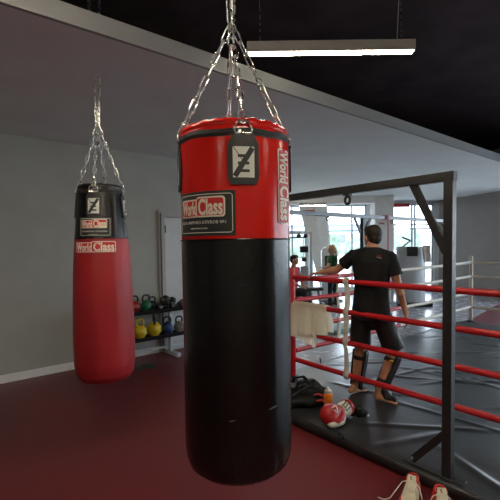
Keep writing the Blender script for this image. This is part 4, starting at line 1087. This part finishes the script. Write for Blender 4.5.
# ================================================================== SNEAKERS
M_SH_W = mat('shoe_cream', (.66, .60, .47), .6, var=.1, bump=.3, bscale=90); M_SH_R = mat('shoe_red', (.55, .02, .015), .55, var=.1, bump=.3, bscale=90); M_SOLE = mat('shoe_sole', (.10, .09, .085), .6)
sh = thing('sneaker', 'cream and red sneaker with undone lace on the maroon floor by the ring edge', 'shoe', (.998, 2.505, 0), math.radians(-120), 'pair of sneakers')
# local x towards the toe
def sole_poly(k=1.0):
    up_ = [(-.135, .0), (-.132, .022), (-.11, .034), (-.05, .035), (.02, .040), (.075, .047), (.115, .040), (.140, .020), (.146, 0)]
    return [(x * k, y * k) for x, y in up_] + [(x * k, -y * k * .95) for x, y in reversed(up_[1:-1])]
MB().prism(sole_poly(1.02), 0, .024).build('sole', M_SOLE, sh, bevel=.006)
plabel(MB().prism(sole_poly(1.03), .018, .032).build('midsole', M_SH_R, sh, bevel=.004), 'red midsole')
SEC = [(-.130, .020, .070), (-.124, .030, .094), (-.105, .036, .100), (-.075, .037, .094), (-.045, .038, .090), (-.010, .040, .084), (.030, .043, .072), (.070, .045, .060), (.105, .041, .050), (.128, .029, .043), (.140, .012, .034)]
def shoe_at(x, a, off=0.0):
    for i in range(len(SEC) - 1):
        if SEC[i][0] <= x <= SEC[i + 1][0]: break
    t = min(1, max(0, (x - SEC[i][0]) / (SEC[i + 1][0] - SEC[i][0]))); hw_ = SEC[i][1] * (1 - t) + SEC[i + 1][1] * t + off; hh_ = SEC[i][2] * (1 - t) + SEC[i + 1][2] * t - .022 + off
    c_, s_ = math.cos(a), math.sin(a)
    return (x, hw_ * math.copysign(abs(c_) ** .75, c_), .022 + hh_ * abs(s_) ** .8)
vs = [shoe_at(-.130 + .270 * k / 30, PI * q / 20) for k in range(31) for q in range(21)]
fs = [(k * 21 + q, k * 21 + q + 1, (k + 1) * 21 + q + 1, (k + 1) * 21 + q) for k in range(30) for q in range(20)] + [(k * 21 + 20, k * 21, (k + 1) * 21, (k + 1) * 21 + 20) for k in range(30)] + [tuple(range(21)), tuple(30 * 21 + q for q in reversed(range(21)))]
upr = MB().add(vs, fs).build('upper', M_SH_W, sh, ang=70)
def panel(nm, m, x0, x1, a0, a1, off, lab=None):
    vs = []; nx, na = 14, 8
    for k in range(nx + 1):
        for q in range(na + 1): vs.append(shoe_at(x0 + (x1 - x0) * k / nx, a0(k / nx) + (a1(k / nx) - a0(k / nx)) * q / na, off))
    o = MB().add(vs, [(k * (na + 1) + q, k * (na + 1) + q + 1, (k + 1) * (na + 1) + q + 1, (k + 1) * (na + 1) + q) for k in range(nx) for q in range(na)]).build(nm, m, sh, solid=.003, ang=180)
    return plabel(o, lab) if lab else o
for d_ in (0, 1):
    f_ = (lambda a: a) if d_ == 0 else (lambda a: PI - a)
    panel('heel_panel', M_SH_R, -.129, -.035, lambda t: f_(.04), lambda t: f_(1.45 - .35 * t), .0022, 'red heel panel')
    panel('side_panel', M_SH_R, .035, .115, lambda t: f_(.04), lambda t: f_(.25 + .55 * math.sin(PI * t)), .0022, 'red side panel')
    panel('eyelet_band', M_SH_W, -.045, .045, lambda t: f_(1.02), lambda t: f_(1.30), .0030)
MB().ell((-.083, 0, .092), (.034, .023, .011)).build('lining', M_BLACKP, sh)
plabel(MB().tube([(-.083 + .039 * math.cos(b), .027 * math.sin(b), .097 - .010 * math.cos(b)) for b in [2 * PI * k / 24 for k in range(24)]], .0065, 10, closed=True).build('collar', M_SH_R, sh), 'red padded collar')
MB().tube([(.02, 0, .079), (-.02, 0, .092), (-.050, 0, .112), (-.062, 0, .128)], [(.017, .004), (.020, .005), (.023, .006), (.020, .004)], 14, up=(0, 1, 0)).build('tongue', M_SH_W, sh)
for k in range(5):
    x = .036 - .018 * k
    for e in (-1, 1):
        pts = [shoe_at(x - .009 * q / 6 * (1 if e > 0 else 1) + (0 if e > 0 else 0), PI / 2 + e * (-.46 + .92 * q / 6), .0075 + .004 * math.sin(PI * q / 6)) for q in range(7)]
        MB().tube([(p[0] - (.007 if q > 3 else 0), p[1], p[2]) for q, p in enumerate(pts)], .0026, 6).build('lace', M_CAP, sh)
MB().tube([(-.035, -.018, .104), (-.030, -.045, .092), (-.005, -.070, .05), (.03, -.095, .012), (.055, -.120, .005), (.050, -.155, .004)], .0028, 8).build('lace', M_CAP, sh)
MB().tube([(-.035, .018, .104), (-.020, .040, .088), (.0, .055, .05), (.03, .066, .012), (.06, .072, .005)], .0028, 8).build('lace', M_CAP, sh)
mb = MB(); mb.box((-.046, -.004, .1165), (.022, .004, .003), rotm(.35, 0, .6)); mb.box((-.054, .004, .122), (.004, .016, .003), rotm(.35, 0, .6)); mb.build('tongue_mark', M_BLACKP, sh)
sh.scale = (1.1, 1.22, 1.1)
sh2 = dup(sh, (1.14, 2.36, 0), math.radians(-104), 'cream and red sneaker beside its pair, nearer the steel post', 'pair of sneakers')
